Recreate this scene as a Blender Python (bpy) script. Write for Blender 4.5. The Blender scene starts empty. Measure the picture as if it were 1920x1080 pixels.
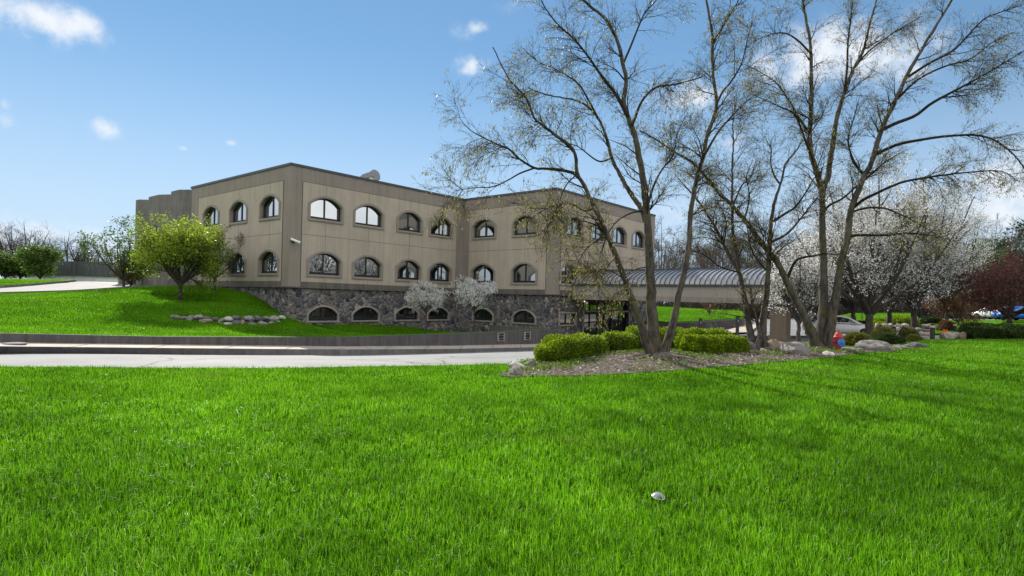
import bpy, bmesh, math, random
import numpy as np
from mathutils import Vector, Matrix, geometry

C = bpy.context.scene
COL = C.collection
RNG = np.random.default_rng(7)
random.seed(7)
# ------------------------------------------------------------------ camera model
F = 1110.0                       # focal length in pixels of the 1920 px photograph
ROLL = math.radians(1.5)
PX, PY = 960.0, 561.4            # principal point (on the horizon)
EYE = 1.6
cr, sr = math.cos(ROLL), math.sin(ROLL)

def ray(px, py):
    u = (px - PX) / F; v = -(py - PY) / F
    return (u * cr - v * sr, 1.0, u * sr + v * cr)
def P(px, py, Y):
    r = ray(px, py); return (r[0] * Y, Y, EYE + r[2] * Y)
def PZ(px, py, zrel):
    """point of the pixel's ray at height zrel relative to the eye"""
    r = ray(px, py); t = zrel / r[2]
    return (r[0] * t, t, EYE + zrel)

# ------------------------------------------------------------------ helpers: materials
def newmat(name):
    m = bpy.data.materials.new(name); m.use_nodes = True
    nt = m.node_tree; nt.nodes.clear()
    out = nt.nodes.new('ShaderNodeOutputMaterial')
    return m, nt, out
def N(nt, typ, **kw):
    n = nt.nodes.new(typ)
    for k, v in kw.items():
        if k == 'inp':
            for a, b in v.items(): n.inputs[a].default_value = b
        else: setattr(n, k, v)
    return n
def ramp(nt, fac, stops, interp='LINEAR'):
    r = nt.nodes.new('ShaderNodeValToRGB'); r.color_ramp.interpolation = interp
    e = r.color_ramp.elements
    while len(e) < len(stops): e.new(0.5)
    for el, (p, c) in zip(e, stops):
        el.position = p; el.color = (c[0], c[1], c[2], 1)
    nt.links.new(fac, r.inputs[0]); return r
def coords(nt, scale=(1, 1, 1), kind='Object'):
    tc = N(nt, 'ShaderNodeTexCoord'); mp = N(nt, 'ShaderNodeMapping')
    mp.inputs['Scale'].default_value = scale
    nt.links.new(tc.outputs[kind], mp.inputs[0]); return mp.outputs[0]
def noise(nt, vec, scale, detail=6, rough=0.6):
    n = N(nt, 'ShaderNodeTexNoise'); n.inputs['Scale'].default_value = scale
    n.inputs['Detail'].default_value = detail; n.inputs['Roughness'].default_value = rough
    if vec is not None: nt.links.new(vec, n.inputs['Vector'])
    return n
def mixc(nt, fac, a, b, mode='MIX'):
    m = N(nt, 'ShaderNodeMix', data_type='RGBA', blend_type=mode)
    for s, v in ((0, fac), (6, a), (7, b)):
        if hasattr(v, 'is_linked') or hasattr(v, 'links'): nt.links.new(v, m.inputs[s])
        elif isinstance(v, (int, float)): m.inputs[s].default_value = v
        else: m.inputs[s].default_value = (v[0], v[1], v[2], 1)
    return m.outputs[2]
def bsdf(nt, out, color=None, rough=0.8, spec=0.3, metal=0.0, bump=None, bstr=0.3, bdist=0.02):
    b = N(nt, 'ShaderNodeBsdfPrincipled')
    b.inputs['Roughness'].default_value = rough; b.inputs['Metallic'].default_value = metal
    b.inputs['Specular IOR Level'].default_value = spec
    if color is not None:
        if hasattr(color, 'links'): nt.links.new(color, b.inputs['Base Color'])
        else: b.inputs['Base Color'].default_value = (color[0], color[1], color[2], 1)
    if bump is not None:
        bp = N(nt, 'ShaderNodeBump'); bp.inputs['Strength'].default_value = bstr; bp.inputs['Distance'].default_value = bdist
        nt.links.new(bump, bp.inputs['Height']); nt.links.new(bp.outputs[0], b.inputs['Normal'])
    nt.links.new(b.outputs[0], out.inputs[0]); return b

def mat_rough(name, c1, c2, scale=4, rough=0.85, bstr=0.3, bdist=0.02, stretch=(1, 1, 1), spec=0.25, bscale=None):
    m, nt, out = newmat(name)
    v = coords(nt, stretch); n = noise(nt, v, scale, 8, 0.65)
    r = ramp(nt, n.outputs[0], [(0.3, c1), (0.7, c2)])
    bn = noise(nt, coords(nt), bscale or scale * 6, 6, 0.7)
    bsdf(nt, out, r.outputs[0], rough, spec, bump=bn.outputs[0], bstr=bstr, bdist=bdist); return m
def mat_plain(name, c, rough=0.5, spec=0.5, metal=0.0):
    m, nt, out = newmat(name)
    n = noise(nt, coords(nt), 9, 5)
    col = ramp(nt, n.outputs[0], [(0.3, [x * 0.85 for x in c]), (0.7, [min(1, x * 1.1) for x in c])])
    bsdf(nt, out, col.outputs[0], rough, spec, metal); return m
def mat_leaf(name, c1, c2, trans=0.45, rough=0.5, patch=None, spec=0.25):
    """leaf: colour picked by the per-leaf attribute 'tint'; part of the light passes through"""
    m, nt, out = newmat(name)
    at = N(nt, 'ShaderNodeAttribute', attribute_name='tint')
    r = ramp(nt, at.outputs['Fac'], [(0.0, c1), (1.0, c2)])
    col = r.outputs[0]
    if patch:
        n = noise(nt, coords(nt), patch[0], 4, 0.6)
        pr = ramp(nt, n.outputs[0], [(0.36, patch[1]), (0.62, (1, 1, 1))])
        col = mixc(nt, 1.0, col, pr.outputs[0], 'MULTIPLY')
    b = N(nt, 'ShaderNodeBsdfPrincipled'); b.inputs['Roughness'].default_value = rough
    b.inputs['Specular IOR Level'].default_value = spec
    nt.links.new(col, b.inputs['Base Color'])
    t = N(nt, 'ShaderNodeBsdfTranslucent'); nt.links.new(col, t.inputs[0])
    mx = N(nt, 'ShaderNodeMixShader'); mx.inputs[0].default_value = trans
    nt.links.new(b.outputs[0], mx.inputs[1]); nt.links.new(t.outputs[0], mx.inputs[2])
    nt.links.new(mx.outputs[0], out.inputs[0]); return m

# ------------------------------------------------------------------ helpers: objects
def tag(o, label=None, cat=None, group=None, kind=None):
    if label: o['label'] = label
    if cat: o['category'] = cat
    if group: o['group'] = group
    if kind: o['kind'] = kind
    return o
def empty(name, loc, label, cat, group=None, rz=0):
    o = bpy.data.objects.new(name, None); COL.objects.link(o)
    o.location = loc; o.rotation_euler = (0, 0, rz); o.empty_display_size = 0.3
    return tag(o, label, cat, group)
def link_mesh(name, me, mat, parent=None, world=True):
    """parent: geometry is in world coordinates when world=True, else in the parent's frame"""
    o = bpy.data.objects.new(name, me); COL.objects.link(o)
    if mat is not None:
        for mm in (mat if isinstance(mat, (list, tuple)) else [mat]): me.materials.append(mm)
    if parent is not None:
        o.parent = parent
        if world:
            p = parent; M = Matrix.Identity(4); chain = []
            while p is not None: chain.append(p); p = p.parent
            for q in reversed(chain):
                M = M @ q.matrix_parent_inverse @ Matrix.LocRotScale(q.location, q.rotation_euler, q.scale)
            o.matrix_parent_inverse = M.inverted()
    return o
class MB:
    """collects geometry for one mesh object"""
    def __init__(s): s.v = []; s.f = []; s.mi = []
    def add(s, vs, fs, mi=0):
        k = len(s.v); s.v.extend([tuple(map(float, p)) for p in vs])
        s.f.extend([tuple(int(i) + k for i in f) for f in fs]); s.mi.extend([mi] * len(fs)); return s
    def box(s, c, d, ax=None, mi=0):
        """c centre, d sizes, ax three axes"""
        c = Vector(c); ax = ax or ((1, 0, 0), (0, 1, 0), (0, 0, 1)); ax = [Vector(a) for a in ax]
        vs = [c + ax[0] * (d[0] / 2 * i) + ax[1] * (d[1] / 2 * j) + ax[2] * (d[2] / 2 * k)
              for i in (-1, 1) for j in (-1, 1) for k in (-1, 1)]
        return s.add(vs, [(0, 1, 3, 2), (4, 6, 7, 5), (0, 4, 5, 1), (2, 3, 7, 6), (0, 2, 6, 4), (1, 5, 7, 3)], mi)
    def lathe(s, prof, n=16, c=(0, 0, 0), axis='z', mi=0):
        vs = []; c = Vector(c)
        for r, h in prof:
            for k in range(n):
                a = 2 * math.pi * k / n
                if axis == 'z': p = (r * math.cos(a), r * math.sin(a), h)
                elif axis == 'y': p = (r * math.cos(a), h, r * math.sin(a))
                else: p = (h, r * math.cos(a), r * math.sin(a))
                vs.append(c + Vector(p))
        fs = []
        for i in range(len(prof) - 1):
            for k in range(n):
                a = i * n + k; b = i * n + (k + 1) % n
                fs.append((a, b, b + n, a + n))
        fs.append(tuple(range(n))[::-1]); fs.append(tuple(range((len(prof) - 1) * n, len(prof) * n)))
        return s.add(vs, fs, mi)
    def mesh(s, name):
        me = bpy.data.meshes.new(name); me.from_pydata(s.v, [], s.f); me.update()
        if any(s.mi): me.polygons.foreach_set('material_index', s.mi)
        return me
    def build(s, name, mat, parent=None, smooth=False, world=True, bevel=0, recalc=True):
        me = s.mesh(name)
        if recalc or bevel:
            bm = bmesh.new(); bm.from_mesh(me)
            if bevel:
                bmesh.ops.remove_doubles(bm, verts=bm.verts, dist=1e-5)
                bmesh.ops.bevel(bm, geom=[e for e in bm.edges if e.is_manifold and e.calc_face_angle(0) > 0.6], offset=bevel, segments=2, affect='EDGES', profile=0.5)
            bmesh.ops.recalc_face_normals(bm, faces=bm.faces); bm.to_mesh(me); bm.free()
        if smooth: me.polygons.foreach_set('use_smooth', [True] * len(me.polygons))
        return link_mesh(name, me, mat, parent, world)
def np_mesh(name, V, quads=None, tris=None, tint=None, smooth=False):
    """mesh from numpy arrays; tint = per-vertex float"""
    me = bpy.data.meshes.new(name)
    nq = 0 if quads is None else len(quads); ntr = 0 if tris is None else len(tris)
    me.vertices.add(len(V)); me.vertices.foreach_set('co', np.ascontiguousarray(V, np.float32).ravel())
    L = []
    if nq: L.append(np.asarray(quads, np.int32).ravel())
    if ntr: L.append(np.asarray(tris, np.int32).ravel())
    L = np.concatenate(L); me.loops.add(len(L)); me.loops.foreach_set('vertex_index', L)
    st = np.concatenate([np.arange(nq) * 4, nq * 4 + np.arange(ntr) * 3]).astype(np.int32)
    me.polygons.add(nq + ntr); me.polygons.foreach_set('loop_start', st)
    if smooth: me.polygons.foreach_set('use_smooth', np.ones(nq + ntr, bool))
    if tint is not None:
        a = me.attributes.new('tint', 'FLOAT', 'POINT'); a.data.foreach_set('value', np.asarray(tint, np.float32))
    me.update(calc_edges=True); me.validate(); return me

# ------------------------------------------------------------------ terrain functions
class RBF:
    def __init__(s, pts, lam=0.02):
        p = np.array(pts, float); s.xy = p[:, :2]; n = len(p)
        A = np.zeros((n + 3, n + 3)); A[:n, :n] = s.k(s.xy, s.xy) + lam * np.eye(n)
        A[:n, n] = 1; A[:n, n + 1:] = s.xy; A[n, :n] = 1; A[n + 1:, :n] = s.xy.T
        b = np.zeros(n + 3); b[:n] = p[:, 2]; s.w = np.linalg.solve(A, b)
    def k(s, a, b):
        d2 = ((a[:, None, :] - b[None]) ** 2).sum(2); return 0.5 * d2 * np.log(d2 + 1e-9)
    def __call__(s, x, y):
        x = np.atleast_1d(np.asarray(x, float)); y = np.atleast_1d(np.asarray(y, float)); q = np.stack([x, y], 1)
        out = np.empty(len(q)); n = len(s.xy)
        for i in range(0, len(q), 40000):
            c = q[i:i + 40000]; out[i:i + 40000] = s.k(c, s.xy) @ s.w[:n] + s.w[n] + c @ s.w[n + 1:]
        return out
def lerp(a, b, t): return tuple(x + (y - x) * t for x, y in zip(a, b))

# road kerb, pavement and retaining wall: traced as polylines of world points
kerb_bot = [PZ(0, 659.4, -1.87), PZ(300, 661.5, -2.15), PZ(640, 663.5, -2.49), PZ(840, 660.0, -2.72), PZ(1000, 655.6, -2.9)]
kerb_top = [PZ(0, 649.4, -1.69), PZ(300, 652.5, -1.97), PZ(640, 655.6, -2.32), PZ(840, 654.5, -2.57), PZ(1000, 651.4, -2.77)]
walk_bak = [PZ(0, 641.6, -1.68), PZ(300, 645.5, -1.96), PZ(640, 649.4, -2.31), PZ(840, 648.0, -2.55), PZ(1000, 645.0, -2.75)]
wall_top = [PZ(0, 626.2, -1.44), PZ(300, 630.5, -1.71), PZ(640, 633.7, -1.93), PZ(840, 627.0, -1.95), PZ(1000, 619.0, -1.92)]
# heights follow the kerb line, plan follows the pavement's back edge for the wall
wall_top = [(b[0], b[1], t[2]) for b, t in zip(walk_bak, wall_top)]
def extend(pl):
    a, b = pl[0], pl[1]; d = Vector(a) - Vector(b); d.normalize(); l = Vector(a) + d * 26
    c, e = pl[-1], pl[-2]; d2 = Vector(c) - Vector(e); d2.normalize(); r = Vector(c) + d2 * 2.4
    return [tuple(l)] + list(pl) + [tuple(r)]
kerb_bot, kerb_top, walk_bak, wall_top = [extend(p) for p in (kerb_bot, kerb_top, walk_bak, wall_top)]
def resample(pl, step=0.6):
    out = []
    for a, b in zip(pl[:-1], pl[1:]):
        n = max(1, int((Vector(b) - Vector(a)).length / step))
        for i in range(n): out.append(lerp(a, b, i / n))
    out.append(pl[-1]); return out

# building footprint: faces meet at right angles
E1 = Vector((0.642, 0.7667, 0)).normalized()          # along the right-hand faces, away from the camera
E2 = Vector((-E1.y, E1.x, 0))                         # along the left-hand face, away from the camera
A_ = Vector(P(543.5, 400, 39.6)); A_.z = 0
def face_hit(O, e, px, py=450):
    r = ray(px, py); k = r[0]
    return (k * O.y - O.x) / (e.x - k * e.y)
LEN1 = face_hit(A_, E1, 869); B_ = A_ + E1 * LEN1
LEN2 = face_hit(B_, -E2, 1040.5); C_ = B_ - E2 * LEN2
LEN3 = 16.8; D_ = C_ + E1 * LEN3
LENL = face_hit(A_, E2, 357); L_ = A_ + E2 * LENL
LENF = face_hit(A_, E2, 257); L2_ = A_ + E2 * LENF

Hp = [(0, -14, -1.6), (-25, -14, -1.7), (25, -14, -1.5), (0, 0, -1.62), (-6, 0, -1.63), (6, 0, -1.58), (0, 5, -1.63), (-6, 5, -1.68), (6, 5, -1.57), (0, 9.5, -1.67),
      (-9, 9, -1.72), (9, 9, -1.52), (16, 8, -1.42), (-18, 6, -1.75), (25, 10, -1.3), (-40, 5, -1.6)]
Hp = [(a, b, c + EYE) for a, b, c in Hp]
near_edge = [PZ(0, 687, -1.77), PZ(250, 689, -1.79), PZ(500, 690, -1.81), PZ(760, 686, -1.82), PZ(960, 681, -1.83)]
Hp += near_edge
Hp += [PZ(940, 705, -1.76), PZ(1250, 697, -1.68), PZ(1500, 675, -1.6), PZ(1650, 660, -1.55), PZ(1740, 650, -1.47), PZ(1920, 641, -1.32)]
Hp += [PZ(1232, 668, -1.55), PZ(1425, 655, -1.57), PZ(1545, 656, -1.5), PZ(1030, 680, -1.76)]
Hp += kerb_bot
Hp += [PZ(1450, 640, -2.2), (C_.x + 1, C_.y - 1, -1.35), (D_.x, D_.y - 1, -1.25), PZ(1330, 612, -2.25)]
Hp += [PZ(1749, 638, -1.8), PZ(1790, 627, -1.65), PZ(1590, 625, -1.95), PZ(1900, 602, -0.9), PZ(1632, 632, -1.75), PZ(1714, 625, -1.75), PZ(1880, 634, -1.5)]
for a in np.linspace(0, 2 * math.pi, 13)[:-1]: Hp.append((150 * math.cos(a), 40 + 150 * math.sin(a), 0.9))
Hr = RBF(Hp, 0.05)
def Hf(x, y):
    x = np.atleast_1d(np.asarray(x, float)); y = np.atleast_1d(np.asarray(y, float))
    d = np.hypot(x, y - 40); w = np.clip((d - 110) / 40, 0, 1)
    return Hr(x, y) * (1 - w) + 0.9 * w
Bp = [tuple(p) for p in wall_top]
Bp += [(A_.x + E1.x * t - E2.x * .2, A_.y + E1.y * t - E2.y * .2, z + EYE) for t, z in ((0.3, -2.02), (5, -2.2), (10, -2.4), (15, -2.55))]
Bp += [(C_.x - .6, C_.y - .3, -2.3 + EYE), (B_.x - E2.x * 4, B_.y - E2.y * 4, -2.5 + EYE)]
Bp += [(A_.x + E2.x * s, A_.y + E2.y * s, z + EYE) for s, z in ((0.4, -1.55), (2, -1.05), (4.5, -.3), (7, 0.1), (9, .28), (16, .36), (28, .45))]
Bp += [P(0, 549.5, 42), P(145, 545, 44), P(285, 536.5, 45), P(0, 541, 52), P(140, 529.5, 57), P(260, 531, 66), P(60, 527, 75), P(200, 529, 90), P(338, 561, 38)]
Bp += [P(335, 596, 32), P(430, 594, 33), P(530, 592, 36.5), P(330, 602, 30.5), P(430, 613, 30.5), P(535, 613, 34), P(100, 590, 28), P(200, 570, 33), P(-200, 560, 36)]
Bp += [(-60, 40, 1.2), (-80, 90, 2.6), (-40, 120, 2.6), (0, 120, 2.2)]
Br = RBF(Bp, 0.03)
def Bf(x, y): return Br(x, y)
def hz(x, y): return float(Hf(x, y)[0])
def bz(x, y): return float(Bf(x, y)[0])
def ground_px(px, py, f=None, y0=4, y1=120):
    """first hit of a pixel's ray with the height function"""
    f = f or Hf; r = ray(px, py); Y = np.linspace(y0, y1, 1200)
    d = EYE + r[2] * Y - f(r[0] * Y, Y); k = np.nonzero(d <= 0)[0]
    t = Y[k[0]] if len(k) else Y[np.argmin(d)]
    return (r[0] * t, t, float(f(r[0] * t, t)[0]))
def at(px, Y, f=None):
    """point on the ground in the column of pixel px at depth Y"""
    r = ray(px, 600); return (r[0] * Y, Y, float((f or Hf)(r[0] * Y, Y)[0]))

def inpoly(x, y, poly):
    x = np.asarray(x); y = np.asarray(y); ins = np.zeros(x.shape, bool); n = len(poly)
    for i in range(n):
        x1, y1 = poly[i][:2]; x2, y2 = poly[(i + 1) % n][:2]
        if y1 == y2: continue
        c = ((y1 > y) != (y2 > y)) & (x < (x2 - x1) * (y - y1) / (y2 - y1) + x1); ins ^= c
    return ins
def region(name, poly, f, zoff, mat, step=0.7, parent=None, far_step=None):
    """clean-edged sheet over a plan polygon that follows a height function"""
    xs = np.array([p[0] for p in poly]); ys = np.array([p[1] for p in poly])
    pl = resample([(p[0], p[1], 0) for p in poly] + [(poly[0][0], poly[0][1], 0)], step)[:-1]
    g = []
    gx = np.arange(xs.min() + step * .31, xs.max(), step); gy = np.arange(ys.min() + step * .37, ys.max(), step)
    X, Y = np.meshgrid(gx, gy); X = X.ravel(); Y = Y.ravel()
    X = X + RNG.uniform(-.1, .1, X.shape) * step; m = inpoly(X, Y, poly)
    P2 = np.array([(p[0], p[1]) for p in pl])
    X, Y = X[m], Y[m]
    if len(X):
        dm = np.full(len(X), 1e9)
        for i in range(0, len(P2), 200):
            dm = np.minimum(dm, np.sqrt(((X[:, None] - P2[None, i:i + 200, 0]) ** 2 + (Y[:, None] - P2[None, i:i + 200, 1]) ** 2)).min(1))
        X, Y = X[dm > step * .4], Y[dm > step * .4]
    vs = [Vector((p[0], p[1])) for p in pl] + [Vector((a, b)) for a, b in zip(X, Y)]
    n = len(pl); ed = [(i, (i + 1) % n) for i in range(n)]
    r = geometry.delaunay_2d_cdt(vs, ed, [list(range(n))], 1, 1e-5)
    v2 = np.array([(p.x, p.y) for p in r[0]]); z = f(v2[:, 0], v2[:, 1]) + zoff
    me = np_mesh(name, np.column_stack([v2, z]), tris=np.array(r[2]), smooth=True)
    bm = bmesh.new(); bm.from_mesh(me)
    for fc in bm.faces:
        if fc.normal.z < 0: fc.normal_flip()
    bm.to_mesh(me); bm.free()
    return link_mesh(name, me, mat, parent)

# ------------------------------------------------------------------ materials
M = {}
def make_grass_ground(name, c1, c2, c3):
    m, nt, out = newmat(name)
    v = coords(nt); n1 = noise(nt, v, 0.35, 4, 0.6); n2 = noise(nt, v, 14, 8, 0.75)
    a = ramp(nt, n1.outputs[0], [(0.35, c1), (0.65, c2)])
    b = ramp(nt, n2.outputs[0], [(0.3, (0.45, 0.5, 0.4)), (0.7, (1.15, 1.15, 1.1))])
    col = mixc(nt, 1.0, a.outputs[0], b.outputs[0], 'MULTIPLY')
    n3 = noise(nt, v, 60, 4, 0.8)
    bsdf(nt, out, col, 1.0, 0.0, bump=n3.outputs[0], bstr=0.9, bdist=0.05); return m
M['lawn'] = make_grass_ground('lawn_turf', (0.03, 0.11, 0.003), (0.075, 0.20, 0.006), None)
M['earth'] = mat_rough('dry_earth', (0.10, 0.09, 0.06), (0.06, 0.09, 0.03), 0.4, bscale=20)

def asphalt(name, base, cracks=True):
    m, nt, out = newmat(name)
    v = coords(nt); n1 = noise(nt, v, 0.5, 6, 0.6); n2 = noise(nt, v, 70, 4, 0.8)
    a = ramp(nt, n1.outputs[0], [(0.3, [x * .76 for x in base]), (0.7, [x * 1.1 for x in base])])
    b = ramp(nt, n2.outputs[0], [(0.3, (0.66, 0.72, 0.72)), (0.7, (1.15, 1.15, 1.15))])
    col = mixc(nt, 1.0, a.outputs[0], b.outputs[0], 'MULTIPLY')
    if cracks:
        wn = noise(nt, v, 0.8, 5, 0.6)
        add = N(nt, 'ShaderNodeMix', data_type='VECTOR'); add.inputs[0].default_value = 0.55
        nt.links.new(v, add.inputs[4]); nt.links.new(wn.outputs[1], add.inputs[5])
        vo = N(nt, 'ShaderNodeTexVoronoi', feature='DISTANCE_TO_EDGE'); vo.inputs['Scale'].default_value = 0.42
        nt.links.new(add.outputs[1], vo.inputs['Vector'])
        cr_ = ramp(nt, vo.outputs['Distance'], [(0.0, (0, 0, 0)), (0.013, (1, 1, 1))])
        msk = noise(nt, v, 0.22, 2); mr = ramp(nt, msk.outputs[0], [(0.40, (0, 0, 0)), (0.52, (1, 1, 1))])
        cc = mixc(nt, mr.outputs[0], (1, 1, 1), cr_.outputs[0])
        cc2 = mixc(nt, 1.0, (0.16, 0.15, 0.14), (1, 1, 1))
        k = N(nt, 'ShaderNodeMix', data_type='RGBA'); nt.links.new(cc, k.inputs[0]); k.inputs[6].default_value = (0.14, 0.13, 0.12, 1); k.inputs[7].default_value = (1, 1, 1, 1)
        col = mixc(nt, 1.0, col, k.outputs[2], 'MULTIPLY')
    bsdf(nt, out, col, 0.85, 0.25, bump=n2.outputs[0], bstr=0.25, bdist=0.01); return m
M['road'] = asphalt('weathered_asphalt', (0.225, 0.221, 0.221))
M['drive'] = asphalt('pale_drive', (0.30, 0.285, 0.27), False)

def concrete(name, base, streak=0.5, joints=0.0):
    m, nt, out = newmat(name)
    v = coords(nt); n1 = noise(nt, v, 1.3, 8, 0.65)
    vs = coords(nt, (5.0, 5.0, 0.35)); n2 = noise(nt, vs, 1.0, 8, 0.75)
    a = ramp(nt, n1.outputs[0], [(0.3, [x * .8 for x in base]), (0.7, [x * 1.15 for x in base])])
    b = ramp(nt, n2.outputs[0], [(0.35, (1 - streak, 1 - streak, 1 - streak * .95)), (0.62, (1.08, 1.08, 1.08))])
    col = mixc(nt, 1.0, a.outputs[0], b.outputs[0], 'MULTIPLY')
    n3 = noise(nt, v, 45, 5, 0.7)
    bsdf(nt, out, col, 0.88, 0.2, bump=n3.outputs[0], bstr=0.25, bdist=0.01); return m
M['walk'] = concrete('pavement_concrete', (0.43, 0.365, 0.305), 0.15)
M['kerb'] = concrete('kerb_concrete', (0.17, 0.165, 0.165), 0.3)
M['retain'] = concrete('retaining_concrete', (0.115, 0.11, 0.11), 0.38)

def stucco(name, base, streak=0.18):
    m, nt, out = newmat(name)
    v = coords(nt); n1 = noise(nt, v, 0.6, 6, 0.6)
    vs = coords(nt, (3.0, 3.0, 0.18)); n2 = noise(nt, vs, 1.0, 7, 0.7)
    a = ramp(nt, n1.outputs[0], [(0.3, [x * .92 for x in base]), (0.7, [x * 1.06 for x in base])])
    b = ramp(nt, n2.outputs[0], [(0.33, (1 - streak, 1 - streak, 1 - streak)), (0.6, (1.04, 1.04, 1.04))])
    col = mixc(nt, 1.0, a.outputs[0], b.outputs[0], 'MULTIPLY')
    n3 = noise(nt, v, 60, 5, 0.8)
    bsdf(nt, out, col, 0.9, 0.15, bump=n3.outputs[0], bstr=0.2, bdist=0.008); return m
M['stucco'] = stucco('sand_stucco', (0.405, 0.352, 0.298), .12)
M['trim'] = stucco('taupe_stucco', (0.265, 0.232, 0.205), 0.14)
M['band'] = stucco('dark_band_stucco', (0.15, 0.135, 0.125), 0.35)
M['surround'] = stucco('surround_stucco', (0.29, 0.258, 0.23), 0.08)
M['fin'] = concrete('grey_precast', (0.175, 0.168, 0.162), 0.25)
M['beam'] = stucco('pale_beam_stucco', (0.32, 0.295, 0.26), 0.1)
M['column'] = stucco('brown_column_stucco', (0.20, 0.16, 0.12), 0.15)
M['cap'] = mat_plain('dark_metal_coping', (0.05, 0.055, 0.065), 0.45, 0.5, 0.3)
M['frame'] = mat_plain('dark_bronze_frame', (0.012, 0.012, 0.014), 0.45, 0.4)
M['joint'] = mat_plain('sealant_joint', (0.13, 0.11, 0.09), 0.9, 0.1)
M['brick'] = concrete('pale_cast_stone', (0.33, 0.30, 0.27), 0.25)

def fieldstone():
    m, nt, out = newmat('fieldstone_masonry')
    v = coords(nt); wn = noise(nt, v, 1.6, 3)
    add = N(nt, 'ShaderNodeMix', data_type='VECTOR'); add.inputs[0].default_value = 0.2
    nt.links.new(v, add.inputs[4]); nt.links.new(wn.outputs[1], add.inputs[5])
    ve = N(nt, 'ShaderNodeTexVoronoi', feature='DISTANCE_TO_EDGE'); ve.inputs['Scale'].default_value = 3.1
    vc = N(nt, 'ShaderNodeTexVoronoi', feature='F1'); vc.inputs['Scale'].default_value = 3.1
    for x in (ve, vc): nt.links.new(add.outputs[1], x.inputs['Vector']); x.inputs['Randomness'].default_value = 0.95
    wht = N(nt, 'ShaderNodeSeparateColor'); nt.links.new(vc.outputs['Color'], wht.inputs[0])
    st = ramp(nt, wht.outputs[0], [(0.0, (0.06, 0.06, 0.08)), (0.3, (0.13, 0.125, 0.145)), (0.6, (0.25, 0.235, 0.23)), (0.85, (0.17, 0.14, 0.13)), (1.0, (0.42, 0.39, 0.36))])
    n = noise(nt, v, 18, 6, 0.7); nr = ramp(nt, n.outputs[0], [(0.3, (0.6, 0.6, 0.6)), (0.7, (1.25, 1.25, 1.25))])
    c = mixc(nt, 1.0, st.outputs[0], nr.outputs[0], 'MULTIPLY')
    er = ramp(nt, ve.outputs['Distance'], [(0.02, (0, 0, 0)), (0.075, (1, 1, 1))])
    col = mixc(nt, er.outputs[0], (0.24, 0.225, 0.21), c)
    hr = ramp(nt, ve.outputs['Distance'], [(0.0, (0, 0, 0)), (0.16, (1, 1, 1))])
    vb = N(nt, 'ShaderNodeTexVoronoi', feature='F1'); vb.inputs['Scale'].default_value = 7.5; nt.links.new(add.outputs[1], vb.inputs['Vector']); sb = N(nt, 'ShaderNodeSeparateColor'); nt.links.new(vb.outputs['Color'], sb.inputs[0]); br = ramp(nt, sb.outputs[1], [(0.0, (0.50, 0.51, 0.55)), (1.0, (1.15, 1.15, 1.18))]); col = mixc(nt, 1.0, col, br.outputs[0], 'MULTIPLY')
    h = mixc(nt, 0.12, hr.outputs[0], n.outputs[0])
    bsdf(nt, out, col, 0.85, 0.25, bump=h, bstr=0.9, bdist=0.10); return m
M['stone'] = fieldstone()

def glass(name, tint, refl, dark=(0.008, 0.01, 0.011)):
    m, nt, out = newmat(name)
    d = N(nt, 'ShaderNodeBsdfDiffuse'); d.inputs[0].default_value = (*dark, 1)
    g = N(nt, 'ShaderNodeBsdfGlossy'); g.inputs[0].default_value = (*tint, 1); g.inputs['Roughness'].default_value = 0.015
    n = noise(nt, coords(nt), 0.9, 2); bp = N(nt, 'ShaderNodeBump'); bp.inputs['Strength'].default_value = 0.05; bp.inputs['Distance'].default_value = 0.05
    nt.links.new(n.outputs[0], bp.inputs['Height']); nt.links.new(bp.outputs[0], g.inputs['Normal'])
    mx = N(nt, 'ShaderNodeMixShader'); mx.inputs[0].default_value = refl
    nt.links.new(d.outputs[0], mx.inputs[1]); nt.links.new(g.outputs[0], mx.inputs[2]); nt.links.new(mx.outputs[0], out.inputs[0]); return m
M['glass'] = glass('coated_window_glass', (0.86, 0.92, 0.96), 0.56)
M['glass_dark'] = glass('dark_window_glass', (0.8, 0.85, 0.85), 0.28)

def bark(name, c1, c2, moss=None, scale=9):
    m, nt, out = newmat(name)
    v = coords(nt, (1, 1, 0.35)); n = noise(nt, v, scale, 9, 0.75)
    col = ramp(nt, n.outputs[0], [(0.32, c1), (0.7, c2)]).outputs[0]
    if moss:
        n2 = noise(nt, coords(nt), 2.2, 5, 0.7); mr = ramp(nt, n2.outputs[0], [(0.50, (0, 0, 0)), (0.68, (0.6, 0.6, 0.6))])
        col = mixc(nt, mr.outputs[0], col, moss)
    bsdf(nt, out, col, 0.92, 0.1, bump=n.outputs[0], bstr=1.0, bdist=0.05); return m
M['birch_bark'] = bark('peeling_birch_bark', (0.010, 0.009, 0.008), (0.16, 0.14, 0.125), (0.13, 0.12, 0.035), 6)
M['twig'] = bark('birch_twig_bark', (0.016, 0.013, 0.010), (0.055, 0.045, 0.032), (0.06, 0.055, 0.02))
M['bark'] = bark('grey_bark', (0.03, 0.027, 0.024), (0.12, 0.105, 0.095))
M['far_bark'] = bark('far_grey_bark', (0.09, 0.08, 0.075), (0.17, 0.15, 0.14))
M['catkin'] = mat_leaf('birch_catkin', (0.07, 0.06, 0.018), (0.40, 0.37, 0.10), 0.45)
M['young_leaf'] = mat_leaf('young_yellow_green_leaf', (0.10, 0.16, 0.012), (0.36, 0.47, 0.035), 0.5)
M['grey_leaf'] = mat_leaf('small_grey_green_leaf', (0.06, 0.08, 0.04), (0.16, 0.18, 0.10), 0.4)
M['green_leaf'] = mat_leaf('mid_green_leaf', (0.04, 0.085, 0.015), (0.13, 0.21, 0.03), 0.45)
M['pine'] = mat_leaf('pine_needles', (0.018, 0.04, 0.016), (0.05, 0.085, 0.032), 0.2)
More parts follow.
